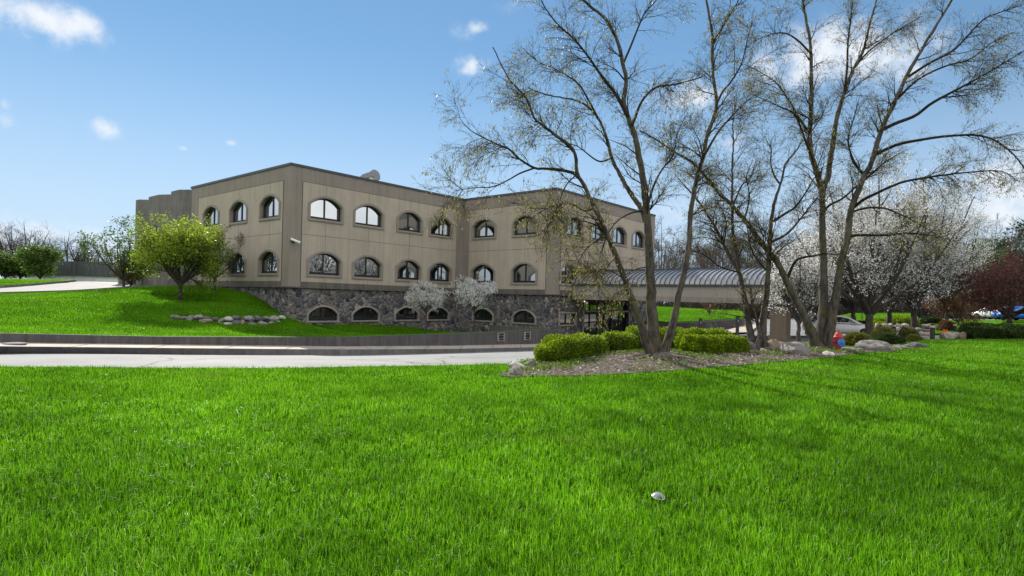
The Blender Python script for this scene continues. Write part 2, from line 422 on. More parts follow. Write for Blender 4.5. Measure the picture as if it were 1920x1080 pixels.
M['olive'] = mat_leaf('olive_spring_leaf', (0.09, 0.10, 0.035), (0.20, 0.20, 0.08), 0.4)
M['blossom'] = mat_leaf('white_blossom', (0.55, 0.55, 0.54), (0.92, 0.92, 0.90), 0.48)
M['maroon'] = mat_leaf('maroon_leaf', (0.08, 0.03, 0.028), (0.24, 0.10, 0.09), 0.45)
M['rust'] = mat_leaf('rusty_leaf', (0.10, 0.045, 0.02), (0.20, 0.10, 0.05), 0.4)
M['hedge'] = mat_leaf('clipped_evergreen', (0.022, 0.065, 0.003), (0.30, 0.42, 0.014), 0.5)
M['hedge_dark'] = mat_leaf('dark_clipped_evergreen', (0.018, 0.045, 0.010), (0.06, 0.10, 0.02), 0.3)
M['shrub'] = mat_leaf('yellowish_shrub', (0.06, 0.08, 0.012), (0.20, 0.20, 0.03), 0.35)
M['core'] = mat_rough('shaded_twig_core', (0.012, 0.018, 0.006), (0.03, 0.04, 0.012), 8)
def mat_grass():
    m, nt, out = newmat('grass_blade'); at_ = N(nt, 'ShaderNodeAttribute', attribute_name='tint'); v = coords(nt)
    col = ramp(nt, at_.outputs['Fac'], [(0.0, (0.026, 0.13, 0.002)), (0.9, (0.225, 0.57, 0.012)), (1.0, (0.34, 0.52, 0.10))]).outputs[0]
    for sc_, lo, a, b, tintc in ((0.30, 0.36, 0.60, 0.0, (0.60, 0.62, 0.62)), (1.25, 0.36, 0.62, 0.0, (0.72, 0.74, 0.7))):
        n = noise(nt, v, sc_, 5, 0.65); r = ramp(nt, n.outputs[0], [(lo, tintc), (a, (1.08, 1.04, 0.95))]); col = mixc(nt, 1.0, col, r.outputs[0], 'MULTIPLY')
    n = noise(nt, v, 0.21, 6, 0.7); r = ramp(nt, n.outputs[0], [(0.56, (0, 0, 0)), (0.70, (0.55, 0.55, 0.55))]); col = mixc(nt, r.outputs[0], col, (0.17, 0.20, 0.035))
    b = N(nt, 'ShaderNodeBsdfPrincipled'); b.inputs['Roughness'].default_value = .42; b.inputs['Specular IOR Level'].default_value = .22; nt.links.new(col, b.inputs['Base Color'])
    t = N(nt, 'ShaderNodeBsdfTranslucent'); nt.links.new(col, t.inputs[0]); mx = N(nt, 'ShaderNodeMixShader'); mx.inputs[0].default_value = .5
    nt.links.new(b.outputs[0], mx.inputs[1]); nt.links.new(t.outputs[0], mx.inputs[2]); nt.links.new(mx.outputs[0], out.inputs[0]); return m
M['grass'] = mat_grass()
M['rock'] = mat_rough('grey_boulder', (0.09, 0.087, 0.085), (0.36, 0.34, 0.32), 6, 0.85, 0.8, 0.05)
M['rock_tan'] = mat_rough('tan_boulder', (0.17, 0.125, 0.10), (0.34, 0.27, 0.22), 3.5, 0.85, 0.8, 0.05)
M['rock_dark'] = mat_rough('dark_boulder', (0.06, 0.06, 0.065), (0.19, 0.18, 0.18), 3.5, 0.85, 0.8, 0.05)
M['rock_pale'] = mat_rough('pale_boulder', (0.28, 0.265, 0.25), (0.55, 0.52, 0.48), 3.5, 0.85, 0.8, 0.05)
M['mulch'] = mat_rough('bark_mulch', (0.07, 0.055, 0.045), (0.22, 0.18, 0.145), 26, 0.95, 1.0, 0.06)
M['chip'] = mat_leaf('bark_chip', (0.07, 0.055, 0.045), (0.50, 0.43, 0.37), 0.0, 0.9)
M['weed'] = mat_leaf('weed_leaf', (0.05, 0.10, 0.01), (0.16, 0.26, 0.03), 0.4)
M['root'] = bark('surface_root_bark', (0.10, 0.085, 0.075), (0.27, 0.235, 0.21))
M['grey_metal'] = mat_plain('galvanised_metal', (0.20, 0.21, 0.23), 0.4, 0.5, 0.6)
M['far_bark2'] = None
M['white_paint'] = mat_plain('white_paint', (0.75, 0.75, 0.74), 0.35)
M['black_paint'] = mat_plain('black_paint', (0.018, 0.018, 0.02), 0.4)
M['sand_paint'] = mat_plain('sand_paint', (0.52, 0.44, 0.30), 0.5)
M['red_paint'] = mat_plain('red_paint', (0.38, 0.022, 0.018), 0.45)
M['blue_paint'] = mat_plain('blue_paint', (0.03, 0.14, 0.48), 0.4)
M['orange'] = mat_plain('orange_plastic', (0.80, 0.10, 0.015), 0.5)
M['rubber'] = mat_plain('black_rubber', (0.015, 0.015, 0.015), 0.9)
M['wood_post'] = mat_rough('weathered_post', (0.03, 0.03, 0.03), (0.09, 0.085, 0.08), 10)

# ------------------------------------------------------------------ setting: ground sheets
def S(o): o['kind'] = 'structure'; return o
kb, kt, wb, wt = [resample(p) for p in (kerb_bot, kerb_top, walk_bak, wall_top)]
def polyfar(pl, n): # resample a polyline to n points
    pl = [Vector(p) for p in pl]; L = [0]
    for a, b in zip(pl[:-1], pl[1:]): L.append(L[-1] + (b - a).length)
    out = []
    for d in np.linspace(0, L[-1], n):
        i = min(max(int(np.searchsorted(L, d)) - 1, 0), len(pl) - 2)
        t = (d - L[i]) / (L[i + 1] - L[i]); out.append(pl[i].lerp(pl[i + 1], t))
    return out
NK = 90
KB, KT, WB, WT = [polyfar(p, NK) for p in (kerb_bot, kerb_top, walk_bak, wall_top)]

lawn_poly = [(-60, 8), (-25, 11.6)] + [(p[0], p[1]) for p in near_edge] + [(1.6, 19.6), (3.2, 22.4), (6, 24.8), (9, 26.4), (12.2, 28.0), (15.5, 31.0), (19, 33.5), (24, 36), (31, 46), (42, 60), (75, 75), (75, -25), (-60, -25)]
road_poly = [(-60, 6), (-60, 2)] + [(-25, 9.5)] + [(p[0] + .2, p[1] - 1.6) for p in near_edge] + [(2.4, 17.6), (4.6, 20.4), (8, 22.6), (12.5, 25.5), (17, 29), (21, 31), (26, 34), (34, 45), (46, 60), (80, 74), (110, 120), (20, 130), (D_.x - 1, D_.y + 12)] + \
            [(D_.x - .2 * E1.x, D_.y - .2), (C_.x, C_.y + .4)] + [(p[0] - .1, p[1] + .12) for p in reversed(kerb_bot)]
S(region('lawn', lawn_poly, Hf, 0.0, M['lawn'], 0.9))
S(region('road', road_poly, Hf, -0.05, M['road'], 0.9))
# far ground to the horizon
gx = np.concatenate([-np.geomspace(60, 3000, 14)[::-1], np.linspace(-55, 55, 23), np.geomspace(60, 3000, 14)])
gy = np.concatenate([-np.geomspace(30, 2500, 10)[::-1], np.linspace(-25, 120, 30), np.geomspace(130, 3500, 14)])
GX, GY = np.meshgrid(gx, gy); zz = Hf(GX.ravel(), GY.ravel()) - 0.45
idx = np.arange(GX.size).reshape(GX.shape)
q = np.stack([idx[:-1, :-1], idx[:-1, 1:], idx[1:, 1:], idx[1:, :-1]], -1).reshape(-1, 4)
S(link_mesh('ground', np_mesh('ground', np.column_stack([GX.ravel(), GY.ravel(), zz]), quads=q, smooth=True), M['lawn']))

# kerb and pavement along the drive
mb = MB()
for i in range(NK - 1):
    a, b = KB[i], KB[i + 1]; c, d = KT[i], KT[i + 1]
    a = Vector((a.x, a.y, a.z - .1)); b = Vector((b.x, b.y, b.z - .1)); k = 0.16
    n1 = (WB[i] - KT[i]).normalized(); n2 = (WB[i + 1] - KT[i + 1]).normalized()
    mb.add([a, b, Vector((d.x, d.y, d.z)), c, d + n2 * k, c + n1 * k], [(0, 1, 2, 3), (3, 2, 4, 5)])
S(mb.build('kerb', M['kerb'], recalc=False))
mb = MB()
for i in range(NK - 1):
    n1 = (WB[i] - KT[i]).normalized() * .16; n2 = (WB[i + 1] - KT[i + 1]).normalized() * .16
    e = Vector((0, 0, -.006)); back = .1
    mb.add([KT[i] + n1 + e, KT[i + 1] + n2 + e, WB[i + 1] + n2 * .6, WB[i] + n1 * .6], [(0, 1, 2, 3)])
walk = S(mb.build('pavement', M['walk'], recalc=False))
# joints in the kerb line and pavement: narrow dark grooves laid across
mb = MB()
for i in range(3, NK - 1, 4):
    t = (KT[i + 1] - KT[i]).normalized(); n1 = (WB[i] - KT[i]).normalized(); w = .018; up = Vector((0, 0, .004))
    p = KT[i] + n1 * .0
    mb.add([p - t * w + up, p + t * w + up, WB[i] + t * w + up * .3, WB[i] - t * w + up * .3], [(0, 1, 2, 3)])
    o = -n1 * .006
    mb.add([KB[i] - t * w + o, KB[i] + t * w + o, KT[i] + t * w + o, KT[i] - t * w + o], [(0, 1, 2, 3)])
S(mb.build('pavement_joints', M['joint'], recalc=False))

# lawn above the retaining wall
rows = []
ts = np.concatenate([np.linspace(0, 24, 45), np.geomspace(25, 95, 26)])
NB = E2
n_b = Vector((-E1.y, E1.x, 0))
V = []
for i in range(NK):
    w = WT[i]
    for t in ts: V.append((w.x + n_b.x * (t + .17), w.y + n_b.y * (t + .17)))
V = np.array(V); z = Bf(V[:, 0], V[:, 1])
for i in range(NK): z[i * len(ts)] = WT[i].z + .0
idx = np.arange(len(V)).reshape(NK, len(ts))
q = np.stack([idx[:-1, :-1], idx[1:, :-1], idx[1:, 1:], idx[:-1, 1:]], -1).reshape(-1, 4)
# leave the building's ground plan out on the far right (beyond its front edges)
fc = V[q].mean(1); sx = (fc - np.array([C_.x, C_.y]))
keep = ~((sx @ np.array([E1.x, E1.y]) > 0.0) & (sx @ np.array([E2.x, E2.y]) < 60))
S(link_mesh('slope_lawn', np_mesh('slope_lawn', np.column_stack([V, z]), quads=q[keep], smooth=True), M['lawn']))

# retaining wall: a thing of its own
mb = MB()
for i in range(NK - 1):
    a, b = WB[i], WB[i + 1]; nt_ = n_b * .17; dn = Vector((0, 0, -.35))
    at_, bt_ = WT[i] + Vector((0, 0, .03)), WT[i + 1] + Vector((0, 0, .03))
    mb.add([a + dn, b + dn, bt_, at_, bt_ + nt_, at_ + nt_], [(0, 1, 2, 3), (3, 2, 4, 5)])
a = WB[-1]; t = WT[-1] + Vector((0, 0, .03)); nt_ = n_b * 6; d = Vector((0, 0, -.35))
mb.add([a + d, t, t + nt_, a + nt_ + d], [(0, 1, 2, 3)])
rw = empty('retaining_wall', tuple(WB[0]), 'long low stained concrete retaining wall rising behind the pavement', 'wall')
mb.build('wall', M['retain'], rw, recalc=False)
mb = MB()
for i in range(2, NK - 1, 7):
    t = (WB[i + 1] - WB[i]).normalized() * .012; o = -n_b * .005
    mb.add([WB[i] - t + o, WB[i] + t + o, WT[i] + t + o, WT[i] - t + o], [(0, 1, 2, 3)])
mb.build('joint', M['joint'], rw, recalc=False)
for px in (936, 986):      # step lights let into the wall
    k = min(range(NK), key=lambda i: abs(PX + F * (WB[i].x / WB[i].y) - px))
    c = WB[k].lerp(WT[k], .62); ax = ((E1), (E2), (0, 0, 1))
    m_ = MB(); m_.box(c - n_b * .02, (.62, .05, .50), ax); f_ = m_.build('step_light_frame', M['brick'], rw)
    m_ = MB(); m_.box(c - n_b * .035, (.40, .05, .13), ax).box(c - n_b * .035 + Vector((0, 0, .15)), (.40, .05, .10), ax).box(c - n_b * .035 - Vector((0, 0, .15)), (.40, .05, .10), ax)
    m_.build('louvre', M['frame'], f_)

# drive on the hill at the left
drv = [P(-300, 556, 40), P(0, 549.5, 42), P(145, 545, 44), P(230, 540, 45), P(288, 535.5, 46), P(330, 534, 52), P(300, 531, 66), P(200, 530, 69), P(143, 528.5, 58), P(125, 532, 56), P(70, 537, 54), P(0, 541, 52), P(-300, 545, 50)]
S(region('driveway', [(p[0], p[1]) for p in drv], Bf, 0.03, M['drive'], 1.0))
mb = MB(); pl = polyfar([P(-300, 543, 50.3), P(0, 540, 52.3), P(70, 536, 54.3), P(125, 531, 56.3), P(143, 527.5, 58.3), P(138, 527.5, 63)], 40)
pl = [Vector((p.x, p.y, bz(p.x, p.y))) for p in pl]
for a, b in zip(pl[:-1], pl[1:]):
    n1 = Vector((-(b - a).y, (b - a).x, 0)).normalized() * .2; u = Vector((0, 0, .22))
    mb.add([a, b, b + u, a + u, b + u + n1, a + u + n1], [(0, 1, 2, 3), (3, 2, 4, 5)])
S(mb.build('drive_kerb', M['kerb'], recalc=False))
isl = [P(-300, 543, 50.6), P(0, 540, 52.6), P(70, 536, 54.6), P(125, 531, 56.6), P(143, 527.5, 58.6), P(138, 527.5, 66), P(0, 527, 70), P(-300, 530, 70)]
S(region('island_lawn', [(p[0], p[1]) for p in isl], lambda x, y: Bf(x, y), 0.20, M['lawn'], 1.2))
mb = MB(); pl = polyfar([P(0, 549.5, 41.9), P(145, 545, 43.9), P(230, 540, 44.9), P(290, 535.2, 45.9)], 40)
for a, b in zip(pl[:-1], pl[1:]):
    a = Vector((a.x, a.y, bz(a.x, a.y) + .01)); b = Vector((b.x, b.y, bz(b.x, b.y) + .01)); u = Vector((0, 0, .07)); n1 = Vector((-(b - a).y, (b - a).x, 0)).normalized() * .15
    mb.add([a, b, b + u, a + u, b + u + n1, a + u + n1], [(0, 1, 2, 3), (3, 2, 4, 5)])
S(mb.build('drive_edging', M['kerb'], recalc=False))

# lawn bank behind the canopy, seen under it and beside the parked car
bank_pts = [P(1190, 606, 57), P(1395, 603, 57), P(1240, 581, 70), P(1390, 583, 75), P(1190, 585, 66), P(1480, 590, 68), P(1640, 608, 54), P(1640, 583, 75), P(1560, 588, 66), P(1500, 600, 60)]
bank_f = RBF(bank_pts, 0.05)
bank = [P(1190, 606, 57), P(1300, 606, 57), P(1395, 603, 60), P(1392, 583, 76), P(1150, 581, 78), P(1150, 590, 64)]
S(region('bank_lawn', [(p[0], p[1]) for p in bank], bank_f, 0.06, M['lawn'], 1.0))
bank2 = [P(1548, 600, 58), P(1600, 584, 74), P(1700, 583, 80), P(1720, 600, 60), P(1690, 612, 52), P(1600, 612, 54)]
S(region('verge_lawn', [(p[0], p[1]) for p in bank2], lambda x, y: Hf(x, y) + .5, 0.1, M['lawn'], 1.0))
bw = empty('garden_wall', P(1300, 618, 55), 'low concrete wall under the grass bank seen beneath the canopy', 'wall')
mb = MB(); pl = polyfar([P(1185, 620, 56), P(1300, 618, 56), P(1395, 612, 58.5)], 14)
for a, b in zip(pl[:-1], pl[1:]):
    za = float(bank_f(a.x, a.y)[0]) + .1; zb = float(bank_f(b.x, b.y)[0]) + .1; a0 = Vector((a.x, a.y, -1.6)); b0 = Vector((b.x, b.y, -1.6)); at_ = Vector((a.x, a.y, za)); bt_ = Vector((b.x, b.y, zb)); n1 = Vector((0, .3, 0))
    mb.add([a0, b0, bt_, at_, bt_ + n1, at_ + n1], [(0, 1, 2, 3), (3, 2, 4, 5)])
mb.build('wall', M['retain'], bw, recalc=False)
ramp_ = [P(1330, 617, 50), P(1405, 611, 50), P(1425, 600, 60), P(1400, 599, 60)]
S(region('footway', [(p[0], p[1]) for p in ramp_], lambda x, y: Hf(x, y), 0.12, M['walk'], 0.8))

# mulch bed round the birches
mulch_px = [(936, 706), (962, 708), (1010, 706), (1080, 706), (1180, 702), (1260, 697), (1380, 687), (1500, 676), (1580, 668), (1650, 661), (1720, 652), (1725, 648)]
mulch_poly = [ground_px(*p)[:2] for p in mulch_px] + [(13.0, 25.3), (11.8, 26.8), (9, 25.6), (6, 24.0), (3.4, 21.6), (1.8, 19.0), (0.6, 17.0)] + [ground_px(975, 690)[:2]]
S(region('mulch_bed', mulch_poly, Hf, 0.02, M['mulch'], 0.35))
# rock garden soil, path and grass patch at the right
soil = [at(1560, 30)[:2], at(1650, 27)[:2], at(1745, 31)[:2], at(1840, 33)[:2], at(1925, 34)[:2], at(1930, 52)[:2], at(1820, 58)[:2], at(1700, 56)[:2], at(1630, 50)[:2], at(1600, 41)[:2]]
S(region('planting_soil', soil, Hf, 0.03, M['mulch'], 0.7))
path = [at(1650, 33.5)[:2], at(1740, 33)[:2], at(1800, 36)[:2], at(1830, 42)[:2], at(1800, 43)[:2], at(1745, 38.5)[:2], at(1650, 38)[:2]]
S(region('path', path, Hf, 0.05, M['road'], 0.6))
gp = [at(1752, 41)[:2], at(1808, 39.5)[:2], at(1850, 46)[:2], at(1890, 60)[:2], at(1800, 66)[:2], at(1745, 58)[:2]]
S(region('grass_patch', gp, Hf, 0.08, M['lawn'], 0.8))

# ------------------------------------------------------------------ office building
BLD = empty('office_building', (A_.x, A_.y, 0), 'two storey sand coloured office block with arched windows over a fieldstone base', 'building')
ZR, ZP, ZB, ZBT, ZS = 10.30, 9.25, 5.68, 2.44, 2.06
def T3(O, e, n, t, z, d=0.0): return (O.x + e.x * t + n.x * d, O.y + e.y * t + n.y * d, z)
def arch(tc, z0, w, h, rise, ins=0.0, n=18):
    """outline (t,z) counter-clockwise: sill, jambs, segmental head"""
    hw = w / 2; R = (hw * hw + rise * rise) / (2 * rise); zc = z0 + h - R; hi = hw - ins; Ri = R - ins; a0 = math.acos(hi / Ri)
    pts = [(tc - hi, z0 + ins), (tc + hi, z0 + ins)]
    for k in range(n + 1):
        a = a0 + (math.pi - 2 * a0) * k / n
        pts.append((tc + Ri * math.cos(a), zc + Ri * math.sin(a)))
    return pts
def rect(t0, z0, t1, z1): return [(t0, z0), (t1, z0), (t1, z1), (t0, z1)]
def plate(mb, fr, outer, holes, d, reveal=0.0, mi=0):
    O, e, n = fr
    loops = [outer] + holes
    tri = geometry.tessellate_polygon([[Vector((p[0], p[1], 0)) for p in l] for l in loops])
    flat = [p for l in loops for p in l]
    mb.add([T3(O, e, n, p[0], p[1], d) for p in flat], tri, mi)
    if reveal:
        for h in holes:
            k = len(h)
            mb.add([T3(O, e, n, p[0], p[1], d) for p in h] + [T3(O, e, n, p[0], p[1], d - reveal) for p in h],
                   [(i, (i + 1) % k, (i + 1) % k + k, i + k) for i in range(k)], mi)
def ring(mb, fr, o, i, d0, d1):
    """closed ring between outlines o (outer) and i (inner), from depth d0 to d1 (d1 proud)"""
    O, e, n = fr; k = len(o)
    vs = [T3(O, e, n, *p, d1) for p in o] + [T3(O, e, n, *p, d1) for p in i] + [T3(O, e, n, *p, d0) for p in o] + [T3(O, e, n, *p, d0) for p in i]
    fs = []
    for a in range(k):
        b = (a + 1) % k
        fs += [(a, b, b + k, a + k), (a + 2 * k, b + 2 * k, b, a), (a + k, b + k, b + 3 * k, a + 3 * k)]
    mb.add(vs, fs)
def bar(mb, fr, t0, z0, t1, z1, d0, d1):
    O, e, n = fr
    c = T3(O, e, n, (t0 + t1) / 2, (z0 + z1) / 2, (d0 + d1) / 2)
    mb.box(c, (abs(t1 - t0), abs(d1 - d0), abs(z1 - z0)), (e, n, (0, 0, 1)))
def window(fr, tc, z0, w, h, rise, sur=0.175, gl='glass', sm='surround', base=0.03, rec=0.24, mull=1):
    """one window: frame mesh (the part) with panes and surround as sub-parts. Returns the hole outline"""
    hole = arch(tc, z0, w, h, rise, sur) if rise else rect(tc - w / 2 + sur, z0 + sur, tc + w / 2 - sur, z0 + h - sur)
    outer = arch(tc, z0, w, h, rise, 0.0) if rise else rect(tc - w / 2, z0, tc + w / 2, z0 + h)
    f_in = arch(tc, z0, w, h, rise, sur + .085) if rise else rect(tc - w / 2 + sur + .07, z0 + sur + .07, tc + w / 2 - sur - .07, z0 + h - sur - .07)
    mb = MB(); ring(mb, fr, hole, f_in, -rec, -rec + .09)
    zt = z0 + h - sur - .06
    for m_ in range(mull):
        t = tc + (m_ - (mull - 1) / 2) * (w - 2 * sur) / (mull + 1)
        bar(mb, fr, t - .045, z0 + sur + .05, t + .045, zt, -rec - .01, -rec + .075)
    if rise: bar(mb, fr, tc - w / 2 + sur + .03, z0 + sur + .04, tc + w / 2 - sur - .03, z0 + sur + .17, -rec, -rec + .08)
    f = mb.build('window', M['frame'], BLD)
    mb = MB(); O, e, n = fr; zb_ = hole[0][1]; zm_ = z0 + h / 2
    if rise: ap = 2 + 9; halves = [[(tc, zb_)] + hole[1:ap + 1], [(tc, zb_)] + hole[ap:] + [hole[0]]]
    else: halves = [rect(tc, hole[0][1], hole[1][0], hole[2][1]), rect(hole[0][0], hole[0][1], tc, hole[2][1])]
    for hp in halves:     # the two lights of a window never hang exactly parallel
        ja, jb = random.uniform(-.009, .009), random.uniform(-.012, .012); tri = geometry.tessellate_polygon([[Vector((p[0], p[1], 0)) for p in hp]])
        mb.add([T3(O, e, n, p[0], p[1], -rec + .02 + ja * (p[0] - tc) + jb * (p[1] - zm_)) for p in hp], tri)
    mb.build('pane', M[gl], f)
    mb = MB(); ring(mb, fr, outer, hole, base - .02, base + .075)
    if rise: ring(mb, fr, arch(tc, z0, w, h, rise, .05), arch(tc, z0, w, h, rise, .11), base + .05, base + .10)
    mb.build('surround', M[sm], f)
    return hole
def facade(O, e, n, L, wins_u, wins_l, wins_s, ww=2.84, joints=(), stone_z=-1.6, panel=(0.85, None), band=True, extra_stone=None, s0=0.0, s1=0.0, hs=1.22):
    fr = (O, e, n); hu, hl, hs_ = [], [], []
    W_ = lambda v: v if isinstance(v, tuple) else (v, ww)
    for v in wins_u:
        tc, w = W_(v); hu.append(window(fr, tc, 6.66, w, 1.86, .66))
    for v in wins_l:
        tc, w = W_(v); hl.append(window(fr, tc, 2.80, w, 1.86, .66))
    holes = hu + hl
    sfr = (O, e, n)
    for v in wins_s:
        tc, w = W_(v); hs_.append(window(fr, tc, -.38, w - .18, hs, .62, .12, 'glass_dark', 'brick', -.12, .34))
    if extra_stone: hs_ += extra_stone(fr)
    mb = MB(); plate(mb, fr, rect(0, ZS, L, ZR), holes, 0.0, .34); mb.build('wall', M['trim'], BLD, recalc=False)
    p0 = panel[0]; p1 = L - (panel[1] if panel[1] is not None else panel[0])
    if p1 > p0:
        po = rect(p0, ZBT, p1, ZP)
        mb = MB(); plate(mb, fr, po, holes, 0.03, .03)
        k = 4; O_, e_, n_ = fr
        mb.add([T3(*fr, *p, .03) for p in po] + [T3(*fr, *p, 0) for p in po], [(i, (i + 1) % 4, (i + 1) % 4 + 4, i + 4) for i in range(4)])
        w_ = mb.build('wall_panel', M['stucco'], BLD, recalc=False)
        mb = MB()
        bar(mb, fr, p0, ZB - .014, p1, ZB + .014, .028, .034)
        bar(mb, fr, p0, ZP, p1, ZP + .03, .0, .036)
        bar(mb, fr, p0 - .03, ZBT, p0, ZP, .0, .036); bar(mb, fr, p1, ZBT, p1 + .03, ZP, .0, .036)
        for t in joints:
            for za, zb in ((ZBT, 2.80), (4.68, ZB), (ZB, 6.66), (8.54, ZP)): bar(mb, fr, t - .011, za, t + .011, zb, .028, .034)
        mb.build('joint', M['joint'], w_)
        if band:
            mb = MB(); bar(mb, fr, p0 + .02, ZS + .05, p1 - .02, ZBT - .004, .002, .028); mb.build('band', M['band'], BLD)
    mb = MB(); plate(mb, fr, rect(s0, stone_z, L + s1, ZS), hs_, -.14, .26); mb.build('stone_base', M['stone'], BLD, recalc=False)
    mb = MB()
    mb.add([T3(*fr, -.02, ZS, .02), T3(*fr, L, ZS, .02), T3(*fr, L, ZS, -.16), T3(*fr, -.02, ZS, -.16)], [(0, 1, 2, 3)])
    bar(mb, fr, 0, ZS - .05, L, ZS + .03, -.12, .05); mb.build('ledge', M['band'], BLD)
    mb = MB(); bar(mb, fr, -.06, ZR - .10, L + .0, ZR + .06, -.3, .07); mb.build('coping', M['cap'], BLD)

n1 = -E2; n2 = -E1
def tpx(O, e, a, b): 
    x, y = face_hit(O, e, a), face_hit(O, e, b); return ((x + y) / 2, abs(y - x))
w1 = [tpx(A_, E1, *p) for p in ((575.4, 642.4), (660.4, 718.5), (741.9, 791.5), (803, 848))]
facade(A_, E1, n1, LEN1, w1, w1, [(a + .05, 2.75) for a, b in w1], joints=[a for a, b in w1[:3]], panel=(.9, .9), s0=.14, s1=.14)
w2 = [tpx(B_, -E2, *p) for p in ((885, 931), (960, 1010))]
facade(B_, -E2, n2, LEN2, w2, w2, [(a, 2.7) for a, b in w2], joints=[a for a, b in w2], panel=(.7, .8), s0=-.14, s1=-.14)
fo = Vector((A_.x, A_.y, 0)) + E2 * LENL
wl = [(LENL - a, b) for a, b in [tpx(A_, E2, *p) for p in ((486.5, 525.6), (430.7, 464.4), (380.8, 411.3))]]
facade(fo, -E2, n2, LENL, wl, wl, [], joints=[a for a, b in wl], panel=(1.5, .9), s1=-.14)
# face 3 with the entrance
ENT0, ENT1 = 4.6, 12.2
def entrance(fr):
    holes = [window(fr, 2.15, -.42, 2.5, 1.12, 0, .12, 'glass_dark', 'brick', -.12, .34)]
    return holes + [rect(ENT0, -1.55, ENT1, 1.72)]
w3 = [(2.0, 2.5), (5.6, 2.7), (9.2, 2.7), (12.9, 2.7)]
w3u = [(2.6, 2.7), (6.2, 2.7), (9.8, 2.7), (13.4, 2.7)]
facade(C_, E1, n1, LEN3, w3u, [(1.9, 2.4)], [], joints=[], panel=(.8, .8), extra_stone=entrance, s0=.14)
fr3 = (C_, E1, n1)
# glazed entrance screen with doors
mb = MB(); d0, d1 = -.52, -.40
for t in (ENT0, ENT0 + 1.28, ENT0 + 2.5, ENT0 + 3.75, ENT0 + 5.0, ENT0 + 6.3, ENT1 - .08): bar(mb, fr3, t, -1.5, t + .09, 1.72, d0, d1)
for zz in (-1.5, .62, 1.66): bar(mb, fr3, ENT0, zz, ENT1, zz + .08, d0 + .01, d1 + .01)
ent = mb.build('entrance_screen', M['frame'], BLD)
mb = MB(); plate(mb, fr3, rect(ENT0, -1.5, ENT1, 1.72), [], -.46); mb.build('pane', M['glass_dark'], ent)
mb = MB()
for k, t in enumerate((ENT0 + 2.59, ENT0 + 3.84)):
    w = 1.14; o = rect(t + .02, -1.42, t + w, .60); i = rect(t + .11, -1.28, t + w - .09, .50); ring(mb, fr3, o, i, -.44, -.36)
    bar(mb, fr3, t + w - .16, -.6, t + w - .13, -.2, -.36, -.30)
mb.build('door', M['frame'], ent)
# pale edging stones beside the entrance
mb = MB()
for t in (ENT0 - .16, ENT1): bar(mb, fr3, t, -1.55, t + .16, .75, -.30, -.10)
bar(mb, fr3, ENT0, .70, ENT1, .84, -.38, -.16); mb.build('entrance_trim', M['brick'], BLD)

# grey precast fins at the far end of the left face
mb = MB(); frL = (A_, E2, n2)
def fin(p0, p1, cham):
    s1, s0 = face_hit(A_, E2, p0), face_hit(A_, E2, p1); z0, z1 = -.5 + 2.2, ZR + .02; c = min(cham, (s1 - s0) * .45)
    prof = [(s0, -.88), (s0, -.45), (s0 + c, .15), (s1, .15), (s1, -.88)]; k = len(prof)
    # sloping notch on the chamfer's top
    vs = [T3(*frL, t, z0, d) for t, d in prof] + [T3(*frL, t, z1, d) for i, (t, d) in enumerate(prof)]
    mb.add(vs, [(i, (i + 1) % k, (i + 1) % k + k, i + k) for i in range(k)] + [tuple(range(k, 2 * k))])
for a, b, c in ((322, 346.0, 1.0), (280, 309.5, 1.4), (256, 267, 1.2)): fin(a, b, c)
mb.build('precast_fin', M['fin'], BLD)
mb = MB(); plate(mb, (A_, E2, n2), rect(LENL, -.5, LENF, ZR - .45), [], -.9); mb.build('recessed_wall', M['cap'], BLD, recalc=False)  # dark colour stands in for the deep shade in the gaps between fins
mb = MB()
for px in (254, 262, 272, 284):
    s = face_hit(A_, E2, px); c = T3(*frL, s, 0, 1.1 if px < 270 else .9); mb.lathe([(.28, 1.7), (.28, 4.2), (.30, 4.3)], 14, c)
mb.build('round_pier', M['fin'], BLD, smooth=False)
# hidden back walls and roof deck
back = [L2_, L2_ + E1 * 34, D_ + E2 * 30, D_]
mb = MB()
for a, b in zip(back[:-1], back[1:]):
    mb.add([(a.x, a.y, -2), (b.x, b.y, -2), (b.x, b.y, ZR), (a.x, a.y, ZR)], [(0, 1, 2, 3)])
mb.build('back_wall', M['trim'], BLD, recalc=False)
pl = [A_, B_, C_, D_, D_ + E2 * 30, L2_ + E1 * 34, L2_ + E1 * .95, L_ + E1 * .95, L_]
mb = MB(); tri = geometry.tessellate_polygon([[Vector((p.x, p.y, 0)) for p in pl]]); mb.add([(p.x, p.y, ZR - .3) for p in pl], tri)
mb.build('roof', M['cap'], BLD)
# roof ventilator: gooseneck hood on a pale curb
vx = Vector(P(692, 330, 46.6)); zb_ = ZR - .3
vent = empty('roof_ventilator', (vx.x, vx.y, zb_), 'grey gooseneck exhaust duct on the office roof', 'vent')
mb = MB(); sc = .86
prof = []
e = E1 * .55 + Vector((1, 0, 0)) * .6; e.normalize(); g = Vector((-e.y, e.x, 0))
cz = ZR + .25; w = .55
out = [(-.75, .12), (-.78, .48), (-.62, .62), (.02, .92), (.22, 1.12), (.48, 1.16), (.78, .98), (.94, .70), (.94, .34), (.44, .22), (.36, .52), (-.1, .42), (-.55, .14)]
k = len(out); cc = Vector((vx.x, vx.y, ZR + .16))
vs = [cc + e * (a - .05) * sc + Vector((0, 0, b * sc)) - g * w for a, b in out] + [cc + e * (a - .05) * sc + Vector((0, 0, b * sc)) + g * w for a, b in out]
tri = geometry.tessellate_polygon([[Vector((a, b, 0)) for a, b in out]])
mb.add(vs, [(i, (i + 1) % k, (i + 1) % k + k, i + k) for i in range(k)] + [tuple(t) for t in tri] + [tuple(x + k for x in t) for t in tri])
mb.build('duct', M['grey_metal'], vent)
